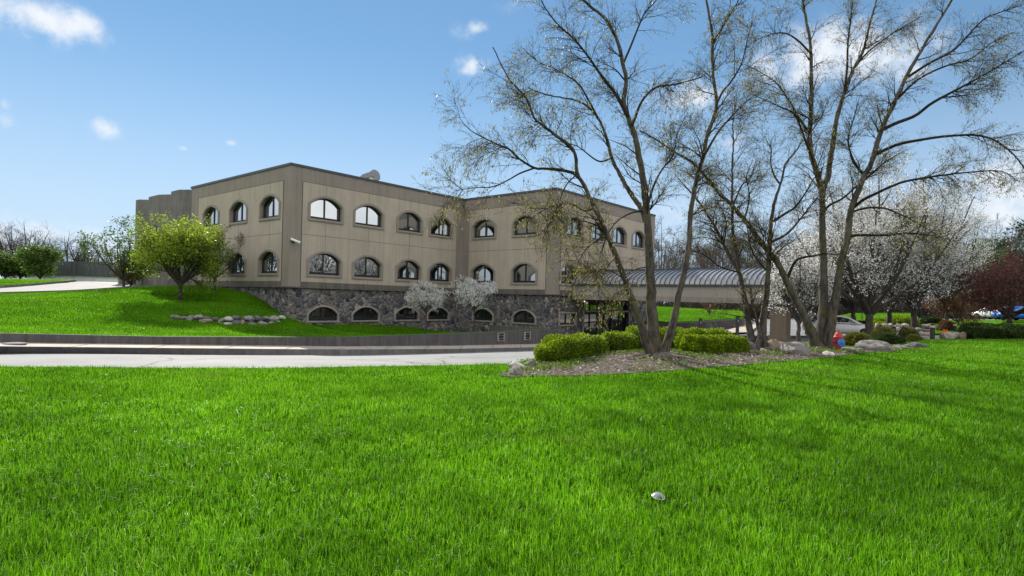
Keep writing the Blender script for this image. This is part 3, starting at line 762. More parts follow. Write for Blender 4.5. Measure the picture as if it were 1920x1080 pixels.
mb = MB(); mb.box(cc + e * .12 + Vector((0, 0, -.02)), (.40, .9, .84), (e, g, (0, 0, 1))); mb.build('curb', M['white_paint'], vent)
# wall camera near the corner
c0 = Vector(T3(A_, E1, n1, face_hit(A_, E1, 549), EYE + (549.8 - 452.5) * 39.9 / F, .02))
sc_ = empty('security_camera', tuple(c0), 'white bullet security camera on the corner pier of the office block', 'camera')
mb = MB(); mb.box(c0 + n1 * .05, (.16, .10, .16), (E1, n1, (0, 0, 1))); mb.box(c0 + n1 * .16 - Vector((0, 0, .03)), (.05, .22, .05), (E1, n1, (0, 0, 1))); mb.build('bracket', M['black_paint'], sc_)
mb = MB(); mb.lathe([(.02, -.3), (.085, -.29), (.085, .25), (.10, .26), (.10, .34), (.02, .34)], 14, (0, 0, 0), 'x')
dv = (E1 * .75 + n1 * .55 - Vector((0, 0, .35))).normalized(); R = dv.to_track_quat('X', 'Z').to_matrix().to_4x4()
cb = c0 + n1 * .28 + Vector((0, 0, .05)); mb.v = [tuple(R @ Vector(p) + cb) for p in mb.v]; mb.build('camera_body', M['white_paint'], sc_, smooth=False)

# ------------------------------------------------------------------ entrance canopy (part of the building)
CU0, CU1 = 2.5, 13.0; CLEN = 16.5; ZC0, ZC1 = EYE + .16, EYE + 1.26
O3 = C_
def K(u, v, z): p = O3 + E1 * u + n1 * v; return (p.x, p.y, z)
mb = MB()
for u0, u1, v0, v1 in ((CU0, CU0 + .45, .05, CLEN), (CU1 - .45, CU1, .05, CLEN), (CU0 + .45, CU1 - .45, CLEN - .45, CLEN)):
    vs = [K(a, b, c) for a in (u0, u1) for b in (v0, v1) for c in (ZC0, ZC1)]
    mb.add(vs, [(0, 1, 3, 2), (4, 6, 7, 5), (0, 4, 5, 1), (2, 3, 7, 6), (0, 2, 6, 4), (1, 5, 7, 3)])
can = mb.build('entrance_canopy', M['beam'], BLD)
mb = MB(); u0, u1 = CU0 - .03, CU0 + .02   # lower shadow line board
vs = [K(a, b, c) for a in (CU0 - .05, CU0 + .2) for b in (.05, CLEN + .05) for c in (ZC0 - .02, ZC0 + .34)]
mb.add(vs, [(0, 1, 3, 2), (4, 6, 7, 5), (0, 4, 5, 1), (2, 3, 7, 6), (0, 2, 6, 4), (1, 5, 7, 3)]); mb.build('fascia_board', M['trim'], can)
mb = MB(); mb.add([K(CU0 + .3, .1, ZC0 + .25), K(CU1 - .3, .1, ZC0 + .25), K(CU1 - .3, CLEN - .3, ZC0 + .25), K(CU0 + .3, CLEN - .3, ZC0 + .25)], [(0, 1, 2, 3)]); mb.build('soffit', M['band'], can, recalc=False)
# barrel roof with standing seams
m_, nt, out = newmat('standing_seam_metal')
bsdf(nt, out, ramp(nt, noise(nt, coords(nt), 1.2, 4).outputs[0], [(0.3, (0.25, 0.255, 0.27)), (0.7, (0.36, 0.365, 0.38))]).outputs[0], 0.38, 0.5, 0.25); M['seam'] = m_
NA = 24; uc = (CU0 + CU1) / 2; ru = (CU1 - CU0) / 2 + .12; rz_ = 1.42
arc = [(uc - ru * math.cos(math.pi * k / NA), ZC1 + .06 + rz_ * math.sin(math.pi * k / NA)) for k in range(NA + 1)]
mb = MB(); vs = []
for v in (.05, CLEN + .15): vs += [K(u, v, z) for u, z in arc]
mb.add(vs, [(k, k + 1, k + NA + 2, k + NA + 1) for k in range(NA)] + [tuple(range(NA + 1, 2 * NA + 2))])
rf = mb.build('canopy_roof', M['seam'], can, recalc=False)
mb = MB()
for v in np.arange(.3, CLEN + .1, .37):
    for (ua, za), (ub, zb2) in zip(arc[:-1], arc[1:]):
        na = Vector((ua - uc, (za - ZC1) * 6, 0)).normalized(); nb_ = Vector((ub - uc, (zb2 - ZC1) * 6, 0)).normalized(); h = .06; w = .020
        A1 = (ua + na.x * h, za + na.y * h); B1 = (ub + nb_.x * h, zb2 + nb_.y * h)
        mb.add([K(ua, v - w, za), K(ua, v + w, za), K(A1[0], v + w, A1[1]), K(A1[0], v - w, A1[1]), K(ub, v - w, zb2), K(ub, v + w, zb2), K(B1[0], v + w, B1[1]), K(B1[0], v - w, B1[1])],
               [(2, 3, 7, 6), (0, 4, 7, 3), (1, 2, 6, 5)])
mb.build('seam', M['cap'], rf, recalc=False)
mb = MB(); vs = [K(a, b, c) for a in (CU0 - .16, CU0 + .05) for b in (.05, CLEN + .1) for c in (ZC1 - .02, ZC1 + .12)]
mb.add(vs, [(0, 1, 3, 2), (4, 6, 7, 5), (0, 4, 5, 1), (2, 3, 7, 6), (0, 2, 6, 4), (1, 5, 7, 3)]); mb.build('gutter', M['cap'], can)
for u in (CU0 + .75, CU1 - .75):
    c = O3 + E1 * u + n1 * (CLEN - .75); zg = hz(c.x, c.y)
    mb = MB(); mb.box((c.x, c.y, (ZC0 + zg) / 2 - .1), (1.0, 1.0, ZC0 - zg + .2), (E1, n1, (0, 0, 1)))
    mb.box((c.x, c.y, ZC0 - .18), (1.12, 1.12, .1), (E1, n1, (0, 0, 1))); mb.box((c.x, c.y, zg + .15), (1.14, 1.14, .3), (E1, n1, (0, 0, 1)))
    mb.build('column', M['column'], can, bevel=.012)
#@@PART2
# ------------------------------------------------------------------ vegetation tools
def catmull(pts, K):
    p = np.array(pts, float); n = len(p)
    if n == 2: return p[0] + (p[1] - p[0]) * np.linspace(0, 1, K)[:, None]
    q = np.vstack([2 * p[0] - p[1], p, 2 * p[-1] - p[-2]])
    dl = np.r_[0, np.cumsum(np.linalg.norm(np.diff(p, axis=0), axis=1))]; u = np.linspace(0, dl[-1], K)
    out = []
    for s in u:
        i = min(max(int(np.searchsorted(dl, s)) - 1, 0), n - 2); t = (s - dl[i]) / max(dl[i + 1] - dl[i], 1e-9)
        a, b, c, d_ = q[i:i + 4]
        out.append(.5 * (2 * b + (c - a) * t + (2 * a - 5 * b + 4 * c - d_) * t * t + (3 * b - a - 3 * c + d_) * t ** 3))
    return np.array(out)
def unit(v): return v / np.maximum(np.linalg.norm(v, axis=-1, keepdims=True), 1e-9)
def tubes(Pts, R, sides):
    """batch of tapered tubes: Pts (N,K,3), R (N,K)"""
    Nn, K, _ = Pts.shape
    T = unit(np.gradient(Pts, axis=1)); ref = np.where(np.abs(T[:, :1, 2:3]) > .8, np.array([1., 0, 0]), np.array([0, 0, 1.]))
    U = unit(np.cross(T, np.broadcast_to(ref, T.shape))); W_ = np.cross(T, U)
    a = np.arange(sides) * 2 * math.pi / sides
    V = Pts[:, :, None] + R[:, :, None, None] * (U[:, :, None] * np.cos(a)[None, None, :, None] + W_[:, :, None] * np.sin(a)[None, None, :, None])
    idx = np.arange(Nn * K * sides).reshape(Nn, K, sides)
    nx = np.roll(idx, -1, axis=2)
    Q = np.stack([idx[:, :-1], nx[:, :-1], nx[:, 1:], idx[:, 1:]], -1).reshape(-1, 4)
    return V.reshape(-1, 3), Q
def join_tubes(parts, name):
    Vs, Qs, k = [], [], 0
    for V, Q in parts: Vs.append(V); Qs.append(Q + k); k += len(V)
    return np_mesh(name, np.concatenate(Vs), quads=np.concatenate(Qs), smooth=True)
def sprout(rng, Pp, Rp, n, trange, ang, length, K, up=0.0, droop=0.0, noise_=0.12, rr=0.55, tip=0.15, rmin=0.0015, flat=0.0, outward=None, taper_len=True, rmax=9):
    """n children on a batch of parents"""
    Np, Kp, _ = Pp.shape
    L = np.linalg.norm(np.diff(Pp, axis=1), axis=2).sum(1); pi = rng.choice(Np, n, p=L / L.sum())
    t = rng.uniform(trange[0], trange[1], n); s = t * (Kp - 1); i = np.minimum(s.astype(int), Kp - 2); f = (s - i)[:, None]
    pos = Pp[pi, i] * (1 - f) + Pp[pi, i + 1] * f; tan = unit(Pp[pi, i + 1] - Pp[pi, i]); rad = Rp[pi, i] * (1 - f[:, 0]) + Rp[pi, i + 1] * f[:, 0]
    rnd = rng.normal(size=(n, 3))
    if outward is not None: rnd += outward * unit(pos - Pp[pi, 0]) * np.array([1, 1, 0])
    rnd[:, 2] *= (1 - flat)
    perp = unit(rnd - (rnd * tan).sum(1, keepdims=True) * tan); a = rng.uniform(*ang, n)[:, None]
    d_ = unit(tan * np.cos(a) + perp * np.sin(a)); ln = rng.uniform(*length, n) * ((1.25 - .85 * t) if taper_len else 1.0)
    r0 = np.minimum(np.maximum(rad * rr, rmin), rmax); P2 = np.empty((n, K, 3)); P2[:, 0] = pos
    for k in range(1, K):
        P2[:, k] = P2[:, k - 1] + d_ * (ln / (K - 1))[:, None]
        d_ = unit(d_ + rng.normal(size=(n, 3)) * noise_ + np.array([0, 0, 1]) * (up - droop * (k / K) ** 1.2))
    R2 = r0[:, None] * np.linspace(1, tip, K)[None]; R2 = np.maximum(R2, rmin * .6)
    return P2, R2
def leaf_quads(rng, pos, size, elong=1.6, direction=None, jit=1.0, face=None):
    """kite-shaped leaves at pos; direction = preferred long axis"""
    n = len(pos); a = rng.normal(size=(n, 3)) * jit
    if direction is not None: a = a + direction
    a = unit(a); b = rng.normal(size=(n, 3)); b = unit(b - (b * a).sum(1, keepdims=True) * a); s = (size * rng.uniform(.65, 1.35, n))[:, None]
    c = np.cross(a, b) * s * .12
    V = np.stack([pos, pos + a * s * .5 * elong + b * s * .5 + c, pos + a * s * elong, pos + a * s * .5 * elong - b * s * .5 + c], 1)
    t = rng.uniform(0, 1, n); return V.reshape(-1, 3), np.arange(n * 4).reshape(n, 4), np.repeat(t, 4)
def on_twigs(rng, Pp, n, spread, t0=0.15):
    Np, Kp, _ = Pp.shape; pi = rng.integers(Np, size=n); s = rng.uniform(t0, 1, n) * (Kp - 1); i = np.minimum(s.astype(int), Kp - 2); f = (s - i)[:, None]
    return Pp[pi, i] * (1 - f) + Pp[pi, i + 1] * f + rng.normal(size=(n, 3)) * spread

# ------------------------------------------------------------------ the three river birches (traced stems and limbs)
def trace(pts, Y0, Y1, K=16):
    n = len(pts); return catmull([P(p[0], p[1], Y0 + (Y1 - Y0) * (i / (n - 1)) ** 1.0) for i, p in enumerate(pts)], K)
def birch(name, label, base_px, Y, stems, limbs, seed, nb=(110, 900, 5200), ncat=7000, sink=.25):
    rng = np.random.default_rng(seed)
    r = ray(*base_px); bx = (r[0] * Y, Y, hz(r[0] * Y, Y)); T = empty(name, bx, label, 'tree', 'river birches on the mulch bed')
    sp, sr_ = [], []
    for pts, y0, y1, r0, r1 in stems:
        KT_ = 64; p = trace(pts, y0, y1, KT_); u = np.linspace(0, 1, KT_); rad = r0 + (r1 - r0) * u ** .8
        if pts[0][1] > 600:
            rad = rad * (1 + .55 * np.exp(-u * 16)); p[0, 2] -= sink
        p[1:] += rng.normal(size=(KT_ - 1, 3)) * .006; sp.append(p); sr_.append(rad * (1 + rng.normal(size=KT_) * .035))
    SP, SR = np.array(sp), np.array(sr_)
    tv, tq = tubes(SP, SR, 18); tv = tv + rng.normal(size=tv.shape) * np.repeat(SR.reshape(-1), 18)[:, None] * .055
    trunk = link_mesh('trunk', join_tubes([(tv, tq)], 'trunk'), M['birch_bark'], T)
    lp, lr = [], []
    for pts, y0, y1, r0, r1 in limbs:
        lp.append(trace(pts, y0, y1, 26)); lr.append(np.linspace(r0, r1, 26))
    LP, LR = np.array(lp), np.array(lr)
    pick = np.linspace(0, 63, 26).round().astype(int); par = np.concatenate([SP[:, pick], LP]); parR = np.concatenate([SR[:, pick], LR])
    b1, r1_ = sprout(rng, par, parR, nb[0], (.36, 1), (.5, 1.1), (.7, 1.9), 9, up=.05, droop=.12, noise_=.13, rr=.42, rmin=.006, rmax=.024, outward=.6)
    par2 = np.concatenate([b1, LP[:, 8::2]]); parR2 = np.concatenate([r1_, LR[:, 8::2]]) if LP[:, 8::2].shape[1] == 9 else None
    b2, r2_ = sprout(rng, par2, parR2, nb[1], (.12, 1), (.4, 1.1), (.45, 1.2), 7, up=.03, droop=.2, noise_=.14, rr=.5, rmin=.0034, rmax=.009)
    b3, r3_ = sprout(rng, b2, r2_, nb[2], (.1, 1), (.4, 1.1), (.16, .5), 5, up=.0, droop=.28, noise_=.15, rr=.6, rmin=.0028, rmax=.0045)
    link_mesh('branches', join_tubes([tubes(LP, LR, 9), tubes(b1, r1_, 6), tubes(b2, r2_, 4), tubes(b3, r3_, 3)], 'branches'), M['twig'], T)
    pos = on_twigs(rng, b3, ncat, .015, .35)
    V, Q, t = leaf_quads(rng, pos, .021, 3.2, np.array([0, 0, -2.0]), .6)
    link_mesh('catkins', np_mesh('catkins', V, quads=Q, tint=t), M['catkin'], T)
    return T, SP
Y1 = 17.4
birch('river_birch', 'three-trunked birch beside the hedges, its lowest limb arching out over the office wall', (1234, 668), Y1,
  [([(1228, 670), (1225, 620), (1221, 560), (1218, 500), (1215, 440), (1212, 390), (1206, 340), (1198, 293), (1190, 252), (1176, 217), (1169, 192), (1174, 151), (1168, 120), (1158, 79), (1135, 35), (1103, 9), (1080, -20)], Y1, Y1 - .6, .165, .028),
   ([(1222, 660), (1214, 650), (1203, 613), (1186, 567), (1172, 525), (1154, 479), (1137, 437), (1116, 391), (1098, 353), (1082, 326), (1080, 299), (1072, 277), (1040, 252), (1015, 233), (1002, 223), (990, 189), (974, 170), (955, 148), (940, 120), (924, 88)], Y1 - .1, Y1 - 2.6, .115, .012),
   ([(1246, 668), (1247, 655), (1257, 624), (1267, 585), (1272, 553), (1281, 518), (1288, 483), (1293, 441), (1295, 398), (1302, 356), (1310, 320), (1318, 296), (1324, 261), (1336, 227), (1344, 195), (1339, 157), (1336, 120), (1335, 63), (1327, 16), (1322, -20)], Y1 + .1, Y1 + .9, .105, .03),
   ([(1210, 415), (1204, 395), (1193, 377), (1172, 346), (1161, 325), (1147, 296), (1135, 252), (1122, 223), (1103, 201), (1081, 189), (1053, 183), (1021, 176), (990, 165)], Y1 - .1, Y1 + 1.8, .08, .014)],
  [([(1082, 326), (1053, 319), (1021, 316), (1002, 315), (971, 296), (955, 280), (927, 268), (883, 245), (862, 222), (840, 260)][:9], Y1 - 1.3, Y1 - 2.6, .045, .007),
   ([(1002, 315), (975, 325), (952, 338), (925, 350), (890, 352), (850, 358)], Y1 - 1.8, Y1 - 2.9, .025, .006),
   ([(1081, 327), (1098, 372), (1060, 420), (1030, 450), (1010, 490)][:1] + [(1060, 350), (1040, 400), (1022, 440), (1015, 475)], Y1 - 1.4, Y1 - 2.8, .02, .005),
   ([(1122, 223), (1097, 176), (1081, 154), (1040, 129), (1009, 116), (980, 90)], Y1 + .8, Y1 + 1.2, .035, .007),
   ([(1148, 296), (1122, 302), (1087, 277), (1070, 270), (1040, 262)], Y1 + .6, Y1 + 1.6, .03, .007),
   ([(1176, 217), (1154, 176), (1128, 142), (1097, 98), (1072, 69), (1047, 47), (1025, 19), (1010, -10)], Y1 - .4, Y1 - 1.2, .05, .012),
   ([(1168, 120), (1182, 88), (1207, 28), (1226, 6), (1245, -20)], Y1 - .4, Y1 + .4, .035, .012),
   ([(1185, 235), (1191, 220), (1204, 189), (1229, 164), (1261, 159), (1305, 148), (1324, 138)], Y1 - .4, Y1 + .8, .045, .010),
   ([(1212, 395), (1225, 350), (1240, 320), (1262, 290), (1270, 250), (1290, 210)], Y1, Y1 + 1.4, .04, .008),
   ([(1318, 296), (1345, 250), (1370, 220), (1400, 190), (1425, 170)], Y1 + .5, Y1 + 1.6, .04, .008),
   ([(1344, 195), (1355, 172), (1370, 154), (1390, 120), (1400, 80), (1410, 40)], Y1 + .7, Y1 + 1.2, .035, .008),
   ([(1336, 80), (1352, 55), (1370, 25), (1385, 0), (1395, -25)], Y1 + .8, Y1 + 1.4, .03, .01),
   ([(1137, 437), (1112, 420), (1085, 415), (1060, 425), (1040, 440)], Y1 - .6, Y1 - 2.4, .022, .005),
   ([(1137, 437), (1122, 448), (1098, 468), (1082, 498), (1074, 528)], Y1 - .6, Y1 - 1.8, .02, .004),
   ([(1156, 482), (1140, 498), (1126, 528), (1120, 560)], Y1 - .5, Y1 - 1.4, .016, .004),
   ([(1218, 500), (1192, 505), (1168, 522), (1152, 556)], Y1, Y1 - 1.0, .02, .004),
   ([(1212, 395), (1182, 400), (1152, 420), (1132, 458), (1122, 498)], Y1 - .1, Y1 - .8, .028, .005),

   ([(1172, 525), (1150, 510), (1125, 505), (1105, 520)], Y1 - .4, Y1 - 1.8, .02, .005),
   ([(1116, 391), (1095, 395), (1070, 382), (1040, 385), (1010, 400), (985, 420)], Y1 - .8, Y1 - 2.8, .024, .005)], 11, (190, 2000, 14000), 19000)
Y2 = 21.0
birch('river_birch', 'slimmer birch clump between the hedges and the boulders, its crown narrow and bare', (1425, 655), Y2,
  [([(1416, 655), (1410, 638), (1403, 603), (1396, 560), (1386, 511), (1371, 486), (1357, 458), (1343, 430), (1326, 402), (1312, 381), (1290, 355), (1272, 335)], Y2, Y2 + 1.6, .125, .02),
   ([(1390, 535), (1386, 505), (1382, 476), (1375, 441), (1373, 388), (1373, 335), (1373, 300), (1375, 274), (1374, 235), (1378, 205), (1376, 180)], Y2 + .3, Y2 + .2, .075, .012),
   ([(1430, 658), (1429, 645), (1431, 599), (1437, 553), (1440, 511), (1442, 476), (1444, 441), (1446, 413), (1452, 381), (1463, 346), (1470, 318), (1474, 305), (1493, 283), (1505, 262)], Y2 + .1, Y2 - .8, .135, .018),
   ([(1418, 655), (1424, 630), (1419, 600), (1411, 570), (1407, 540)], Y2 - .2, Y2 - .3, .09, .03)],
  [([(1450, 415), (1470, 402), (1491, 388), (1510, 362), (1526, 335), (1540, 320)], Y2 - .2, Y2 - 1.4, .05, .01),
   ([(1444, 455), (1477, 437), (1505, 405), (1530, 374), (1545, 355)], Y2, Y2 + 1.4, .05, .01),
   ([(1463, 346), (1452, 330), (1445, 305), (1446, 280), (1436, 262)], Y2 - .4, Y2 - .2, .035, .008),
   ([(1357, 458), (1362, 420), (1355, 395), (1340, 370)], Y2 + .8, Y2, .03, .007),
   ([(1386, 511), (1350, 500), (1320, 478), (1290, 470), (1262, 480)], Y2 + .2, Y2 + 1, .03, .006),
   ([(1373, 388), (1390, 350), (1408, 330), (1418, 300)], Y2, Y2 + 1, .03, .006),
   ([(1440, 511), (1415, 480), (1405, 450), (1400, 420)], Y2, Y2 - 1.5, .03, .006)], 12, (110, 1100, 7000), 4500)
Y3 = 21.6
birch('river_birch', 'tall birch with one trunk leaning far over, right beside the fire hydrant', (1545, 656), Y3,
  [([(1534, 656), (1530, 645), (1519, 617), (1502, 581), (1484, 546), (1470, 518), (1456, 490), (1435, 465), (1417, 441), (1396, 412), (1371, 384), (1350, 363), (1326, 335), (1305, 311), (1286, 297), (1261, 283), (1229, 261), (1200, 245)], Y3, Y3 - 1.2, .16, .02),
   ([(1541, 658), (1540, 645), (1542, 610), (1544, 567), (1544, 525), (1544, 483), (1542, 441), (1542, 398), (1541, 358), (1533, 328), (1526, 307), (1521, 290), (1518, 252), (1521, 205), (1521, 142), (1519, 79), (1512, 41), (1505, 0), (1500, -30)], Y3 + .1, Y3 + .9, .17, .035),
   ([(1550, 658), (1552, 645), (1558, 610), (1565, 567), (1572, 525), (1579, 486), (1590, 441), (1593, 405), (1600, 381), (1611, 353), (1621, 328), (1632, 310), (1650, 252), (1663, 220), (1679, 189), (1697, 148), (1720, 107), (1748, 60), (1779, 9), (1800, -30)], Y3, Y3 - .8, .165, .03),
   ([(1541, 362), (1546, 345), (1551, 335), (1555, 310), (1562, 268), (1568, 227), (1578, 189), (1587, 164), (1600, 130), (1619, 94), (1631, 44), (1644, 0), (1652, -30)], Y3 + .5, Y3 + 1.8, .12, .025)],
  [([(1583, 172), (1588, 130), (1590, 79), (1597, 19), (1602, -20)], Y3 + 1.2, Y3 + 1.8, .05, .015),
   ([(1655, 243), (1680, 231), (1716, 217), (1745, 195), (1779, 176), (1826, 151), (1886, 116), (1930, 90)], Y3 - .5, Y3 - 2.2, .065, .014),
   ([(1640, 290), (1680, 272), (1716, 264), (1779, 255), (1842, 255), (1886, 277), (1918, 312), (1930, 350)], Y3 - .4, Y3 - 3.2, .06, .010),
   ([(1597, 392), (1618, 375), (1642, 363), (1670, 350), (1702, 339), (1772, 328), (1830, 322), (1878, 321), (1910, 340)], Y3 - .2, Y3 - 3.6, .06, .008),
   ([(1590, 443), (1610, 441), (1632, 441), (1660, 441), (1702, 437), (1735, 440), (1766, 446)], Y3 - .1, Y3 - 2.6, .06, .009),
   ([(1595, 398), (1625, 390), (1660, 391), (1690, 403), (1709, 412), (1740, 430), (1758, 441)], Y3 - .2, Y3 + 1.6, .045, .008),
   ([(1475, 524), (1490, 492), (1505, 483), (1525, 480), (1545, 476), (1575, 478)], Y3 - .3, Y3 - 1.8, .06, .018),
   ([(1543, 400), (1555, 385), (1580, 372), (1605, 350), (1640, 320), (1665, 300), (1700, 280)], Y3 + .3, Y3 + 2.2, .05, .01),
   ([(1519, 250), (1500, 225), (1480, 190), (1455, 155), (1425, 135), (1395, 120)], Y3 + .6, Y3 + 2.0, .05, .009),
   ([(1520, 100), (1495, 75), (1470, 62), (1440, 66), (1410, 80)], Y3 + .7, Y3 - .5, .04, .008),
   ([(1527, 310), (1505, 250), (1490, 215), (1462, 200), (1440, 190), (1405, 175)], Y3 + .5, Y3 - 1.4, .05, .009),
   ([(1697, 148), (1740, 120), (1790, 92), (1840, 40), (1870, 25), (1915, 10)], Y3 - .6, Y3 - 1.6, .05, .012),
   ([(1679, 189), (1720, 150), (1770, 125), (1820, 110), (1860, 80), (1900, 60)], Y3 - .6, Y3 + .8, .045, .01),
   ([(1621, 330), (1600, 300), (1590, 262), (1600, 225), (1612, 180)], Y3 - .2, Y3 - 1.2, .045, .008),
   ([(1600, 130), (1625, 100), (1660, 72), (1690, 52), (1730, 30)], Y3 + 1.5, Y3 + 2.6, .04, .01),
   ([(1396, 412), (1405, 370), (1400, 330), (1412, 300)], Y3 - .6, Y3 - 1.6, .035, .007)], 13, (250, 2400, 16000), 20000)

# ------------------------------------------------------------------ generic trees
def limbs_from(rng, base, trunk_h, top_r, spread, height, n, K=10):
    """limbs fanning from the trunk head to points on the crown's dome"""
    out = []
    for i in range(n):
        a = 2 * math.pi * (i + rng.uniform(-.3, .3)) / n; f = rng.uniform(.45, 1.0); el = rng.uniform(.35, 1.0)
        if i == 0: f, el = .08, 1.0
        tipp = np.array([math.cos(a) * spread * f * .85, math.sin(a) * spread * f * .85, trunk_h + (height - trunk_h) * (el if i == 0 else .35 + .6 * math.sqrt(max(0, 1 - f * f)) * el + .12)])
        s = np.array([0, 0, trunk_h * rng.uniform(.75, 1.0)]); mid = s * .55 + tipp * .45 + np.array([math.cos(a), math.sin(a), -.3]) * spread * .08
        out.append(catmull([s + base, mid + base + rng.normal(size=3) * .08 * spread * .3, tipp + base], K))
    return np.array(out)
def make_tree(name, label, cat, base, height, spread, trunk_h, r0, seed, leafm, leafn, leaf, barkm='bark', group=None, n_l=9, counts=(60, 420, 1800), lens=None, elong=1.5, spreadk=.05, droop=.05, up=.06, leafdir=None, crown='crown', lean=(0, 0), tw=(.0025, .006)):
    rng = np.random.default_rng(seed); b = np.zeros(3)
    T = empty(name, tuple(base), label, cat, group)
    K = 12; u = np.linspace(0, 1, K); tp = np.stack([lean[0] * u ** 1.5, lean[1] * u ** 1.5, -.15 + (trunk_h * 1.02 + .15) * u], 1) + rng.normal(size=(K, 3)) * np.array([.02, .02, 0])
    tr = r0 * (1 + .5 * np.exp(-u * 9)) * (1 - .28 * u)
    link_mesh('trunk', join_tubes([tubes(tp[None], tr[None], 12)], 'trunk'), M[barkm], T, world=False)
    LP = limbs_from(rng, b + np.array([lean[0], lean[1], 0]), trunk_h, r0, spread, height, n_l, 12); LR = np.linspace(r0 * .62, r0 * .10, 12)[None].repeat(n_l, 0)
    l = lens or (spread * .55, spread * .33, spread * .18)
    b1, q1 = sprout(rng, LP, LR, counts[0], (.18, 1), (.45, 1.0), (l[0] * .6, l[0] * 1.2), 8, up=up, droop=droop, noise_=.13, rr=.5, rmin=tw[1])
    b2, q2 = sprout(rng, b1, q1, counts[1], (.12, 1), (.4, 1.1), (l[1] * .6, l[1] * 1.2), 6, up=up * .6, droop=droop, noise_=.15, rr=.55, rmin=tw[0] * 1.5)
    b3, q3 = sprout(rng, b2, q2, counts[2], (.1, 1), (.4, 1.1), (l[2] * .6, l[2] * 1.2), 4, up=up * .4, droop=droop, noise_=.15, rr=.6, rmin=tw[0])
    link_mesh('branches', join_tubes([tubes(LP, LR, 8), tubes(b1, q1, 6), tubes(b2, q2, 4), tubes(b3, q3, 3)], 'branches'), M[barkm], T, world=False)
    if leafn:
        pos = on_twigs(rng, b3, leafn, spreadk, .05); V, Q, t = leaf_quads(rng, pos, leaf, elong, leafdir, 1.0)
        link_mesh(crown, np_mesh(crown, V, quads=Q, tint=t), M[leafm], T, world=False)
    return T
def copy_tree(src, base, rz, scale, label, group=None):
    r = src.copy(); COL.objects.link(r); r.location = base; r.rotation_euler = (0, 0, rz); r.scale = (scale[0], scale[0], scale[1]) if isinstance(scale, tuple) else (scale,) * 3
    if label: r['label'] = label
    if group: r['group'] = group
    for ch in src.children:
        c = ch.copy(); COL.objects.link(c); c.parent = r
        for g in ch.children:
            d_ = g.copy(); COL.objects.link(d_); d_.parent = c
    return r
# left of the building
make_tree('flowering_tree', 'round bright yellow-green tree on the slope in front of the office', 'tree', P(338, 561, 37.5)[:2] + (bz(*P(338, 561, 37.5)[:2]),), 4.75, 3.35, 1.1, .17, 26, 'young_leaf', 21000, .08, n_l=14, counts=(130, 900, 4000), spreadk=.12, leafdir=np.array([0, 0, .3]))
b_ = P(402, 545, 42.5)
make_tree('small_tree', 'thin grey-green small tree standing in shade close to the office wall', 'tree', (b_[0], b_[1], bz(b_[0], b_[1])), 4.3, 2.6, .9, .09, 22, 'grey_leaf', 5500, .055, n_l=8, counts=(60, 420, 2000), spreadk=.07)
b_ = P(232, 535, 47)
make_tree('spreading_tree', 'loose dark-twigged tree with sparse green leaves at the far corner of the office', 'tree', (b_[0], b_[1], bz(b_[0], b_[1]) - .1), 4.9, 3.1, .8, .12, 23, 'green_leaf', 2300, .11, n_l=10, counts=(60, 420, 1700), spreadk=.06)
b_ = P(245, 533, 50)
make_tree('leafy_shrub', 'dense olive shrub beside the grey round piers', 'shrub', (b_[0], b_[1], bz(b_[0], b_[1]) - .1), 3.1, 1.8, .3, .08, 24, 'shrub', 4200, .09, n_l=9, counts=(50, 300, 1100), spreadk=.12)
for px, Y, h, s, sd, lab in ((8, 78, 3.6, 2.6, 31, 'low green tree cut by the edge of the view, on the grass island'), (36, 80, 3.9, 2.0, 32, 'small green tree second from the edge on the grass island'), (73, 74, 4.3, 2.5, 33, 'roundest green tree just in front of the dark metal-clad building')):
    b_ = at(px, Y, Bf); make_tree('leafy_tree', lab, 'tree', (b_[0], b_[1], b_[2]), h, s, .4, .14, sd, 'green_leaf', 6500, .15, n_l=10, counts=(60, 350, 1300), spreadk=.22, group='green trees on the far island')
# bare trees on the far left skyline
bare = make_tree('bare_tree', 'broad leafless tree rising behind the green trees at the far side', 'tree', at(35, 110, Bf), 10.8, 6.5, 2.6, .3, 41, None, 0, .1, 'bark', 'bare trees on the skyline', 10, (60, 300, 900), tw=(.012, .03))
for px, Y, rz, sc, lab in ((12, 118, 1.2, 1.0, 'leafless tree at the very edge of the view behind the island'), (64, 116, 2.3, .85, 'shorter leafless tree showing over the roundest green tree'), (98, 122, 4.0, .7, 'low leafless tree above the near end of the metal-clad roof'), (130, 114, 3.2, .86, 'leafless tree rising over the corner of the metal-clad building'), (155, 118, .4, .84, 'leafless tree over the dark long side of the metal-clad building'), (180, 120, 5.1, .7, 'leafless tree partly covered by the spreading tree')):
    copy_tree(bare, at(px, Y, Bf), rz, sc, lab)
# white blossom trees at the right
blo = []
for i, (px, Y, h, s, th, r0, n, lab) in enumerate(((1498, 33.5, 5.2, 2.8, 1.3, .12, 10000, 'low white blossom tree spilling past the brown canopy column'),
        (1600, 42, 9.6, 4.6, 2.0, .17, 14000, 'white blossom tree directly behind the parked white saloon'),
        (1630, 35.5, 9.8, 5.0, 1.7, .25, 19000, 'stoutest white blossom tree with forking limbs behind the yellowish shrub'),
        (1667, 44, 10.8, 5.0, 2.0, .2, 14000, 'white blossom tree growing through the pale rock edging'),
        (1714, 42, 11.0, 5.4, 2.2, .22, 19000, 'widest white blossom tree reaching toward the maroon tree'),
        (1775, 52, 9.2, 4.6, 2.0, .17, 12000, 'farthest white blossom tree behind the orange cones'))):
    blo.append(make_tree('blossom_tree', lab, 'tree', at(px, Y), h, s, th, r0, 50 + i, 'blossom', int(n * 1.35), .062, group='white blossom trees by the parking area', n_l=13, counts=(120, 1000, 5000), spreadk=.07, elong=1.2, up=.09, tw=(.005, .009)))
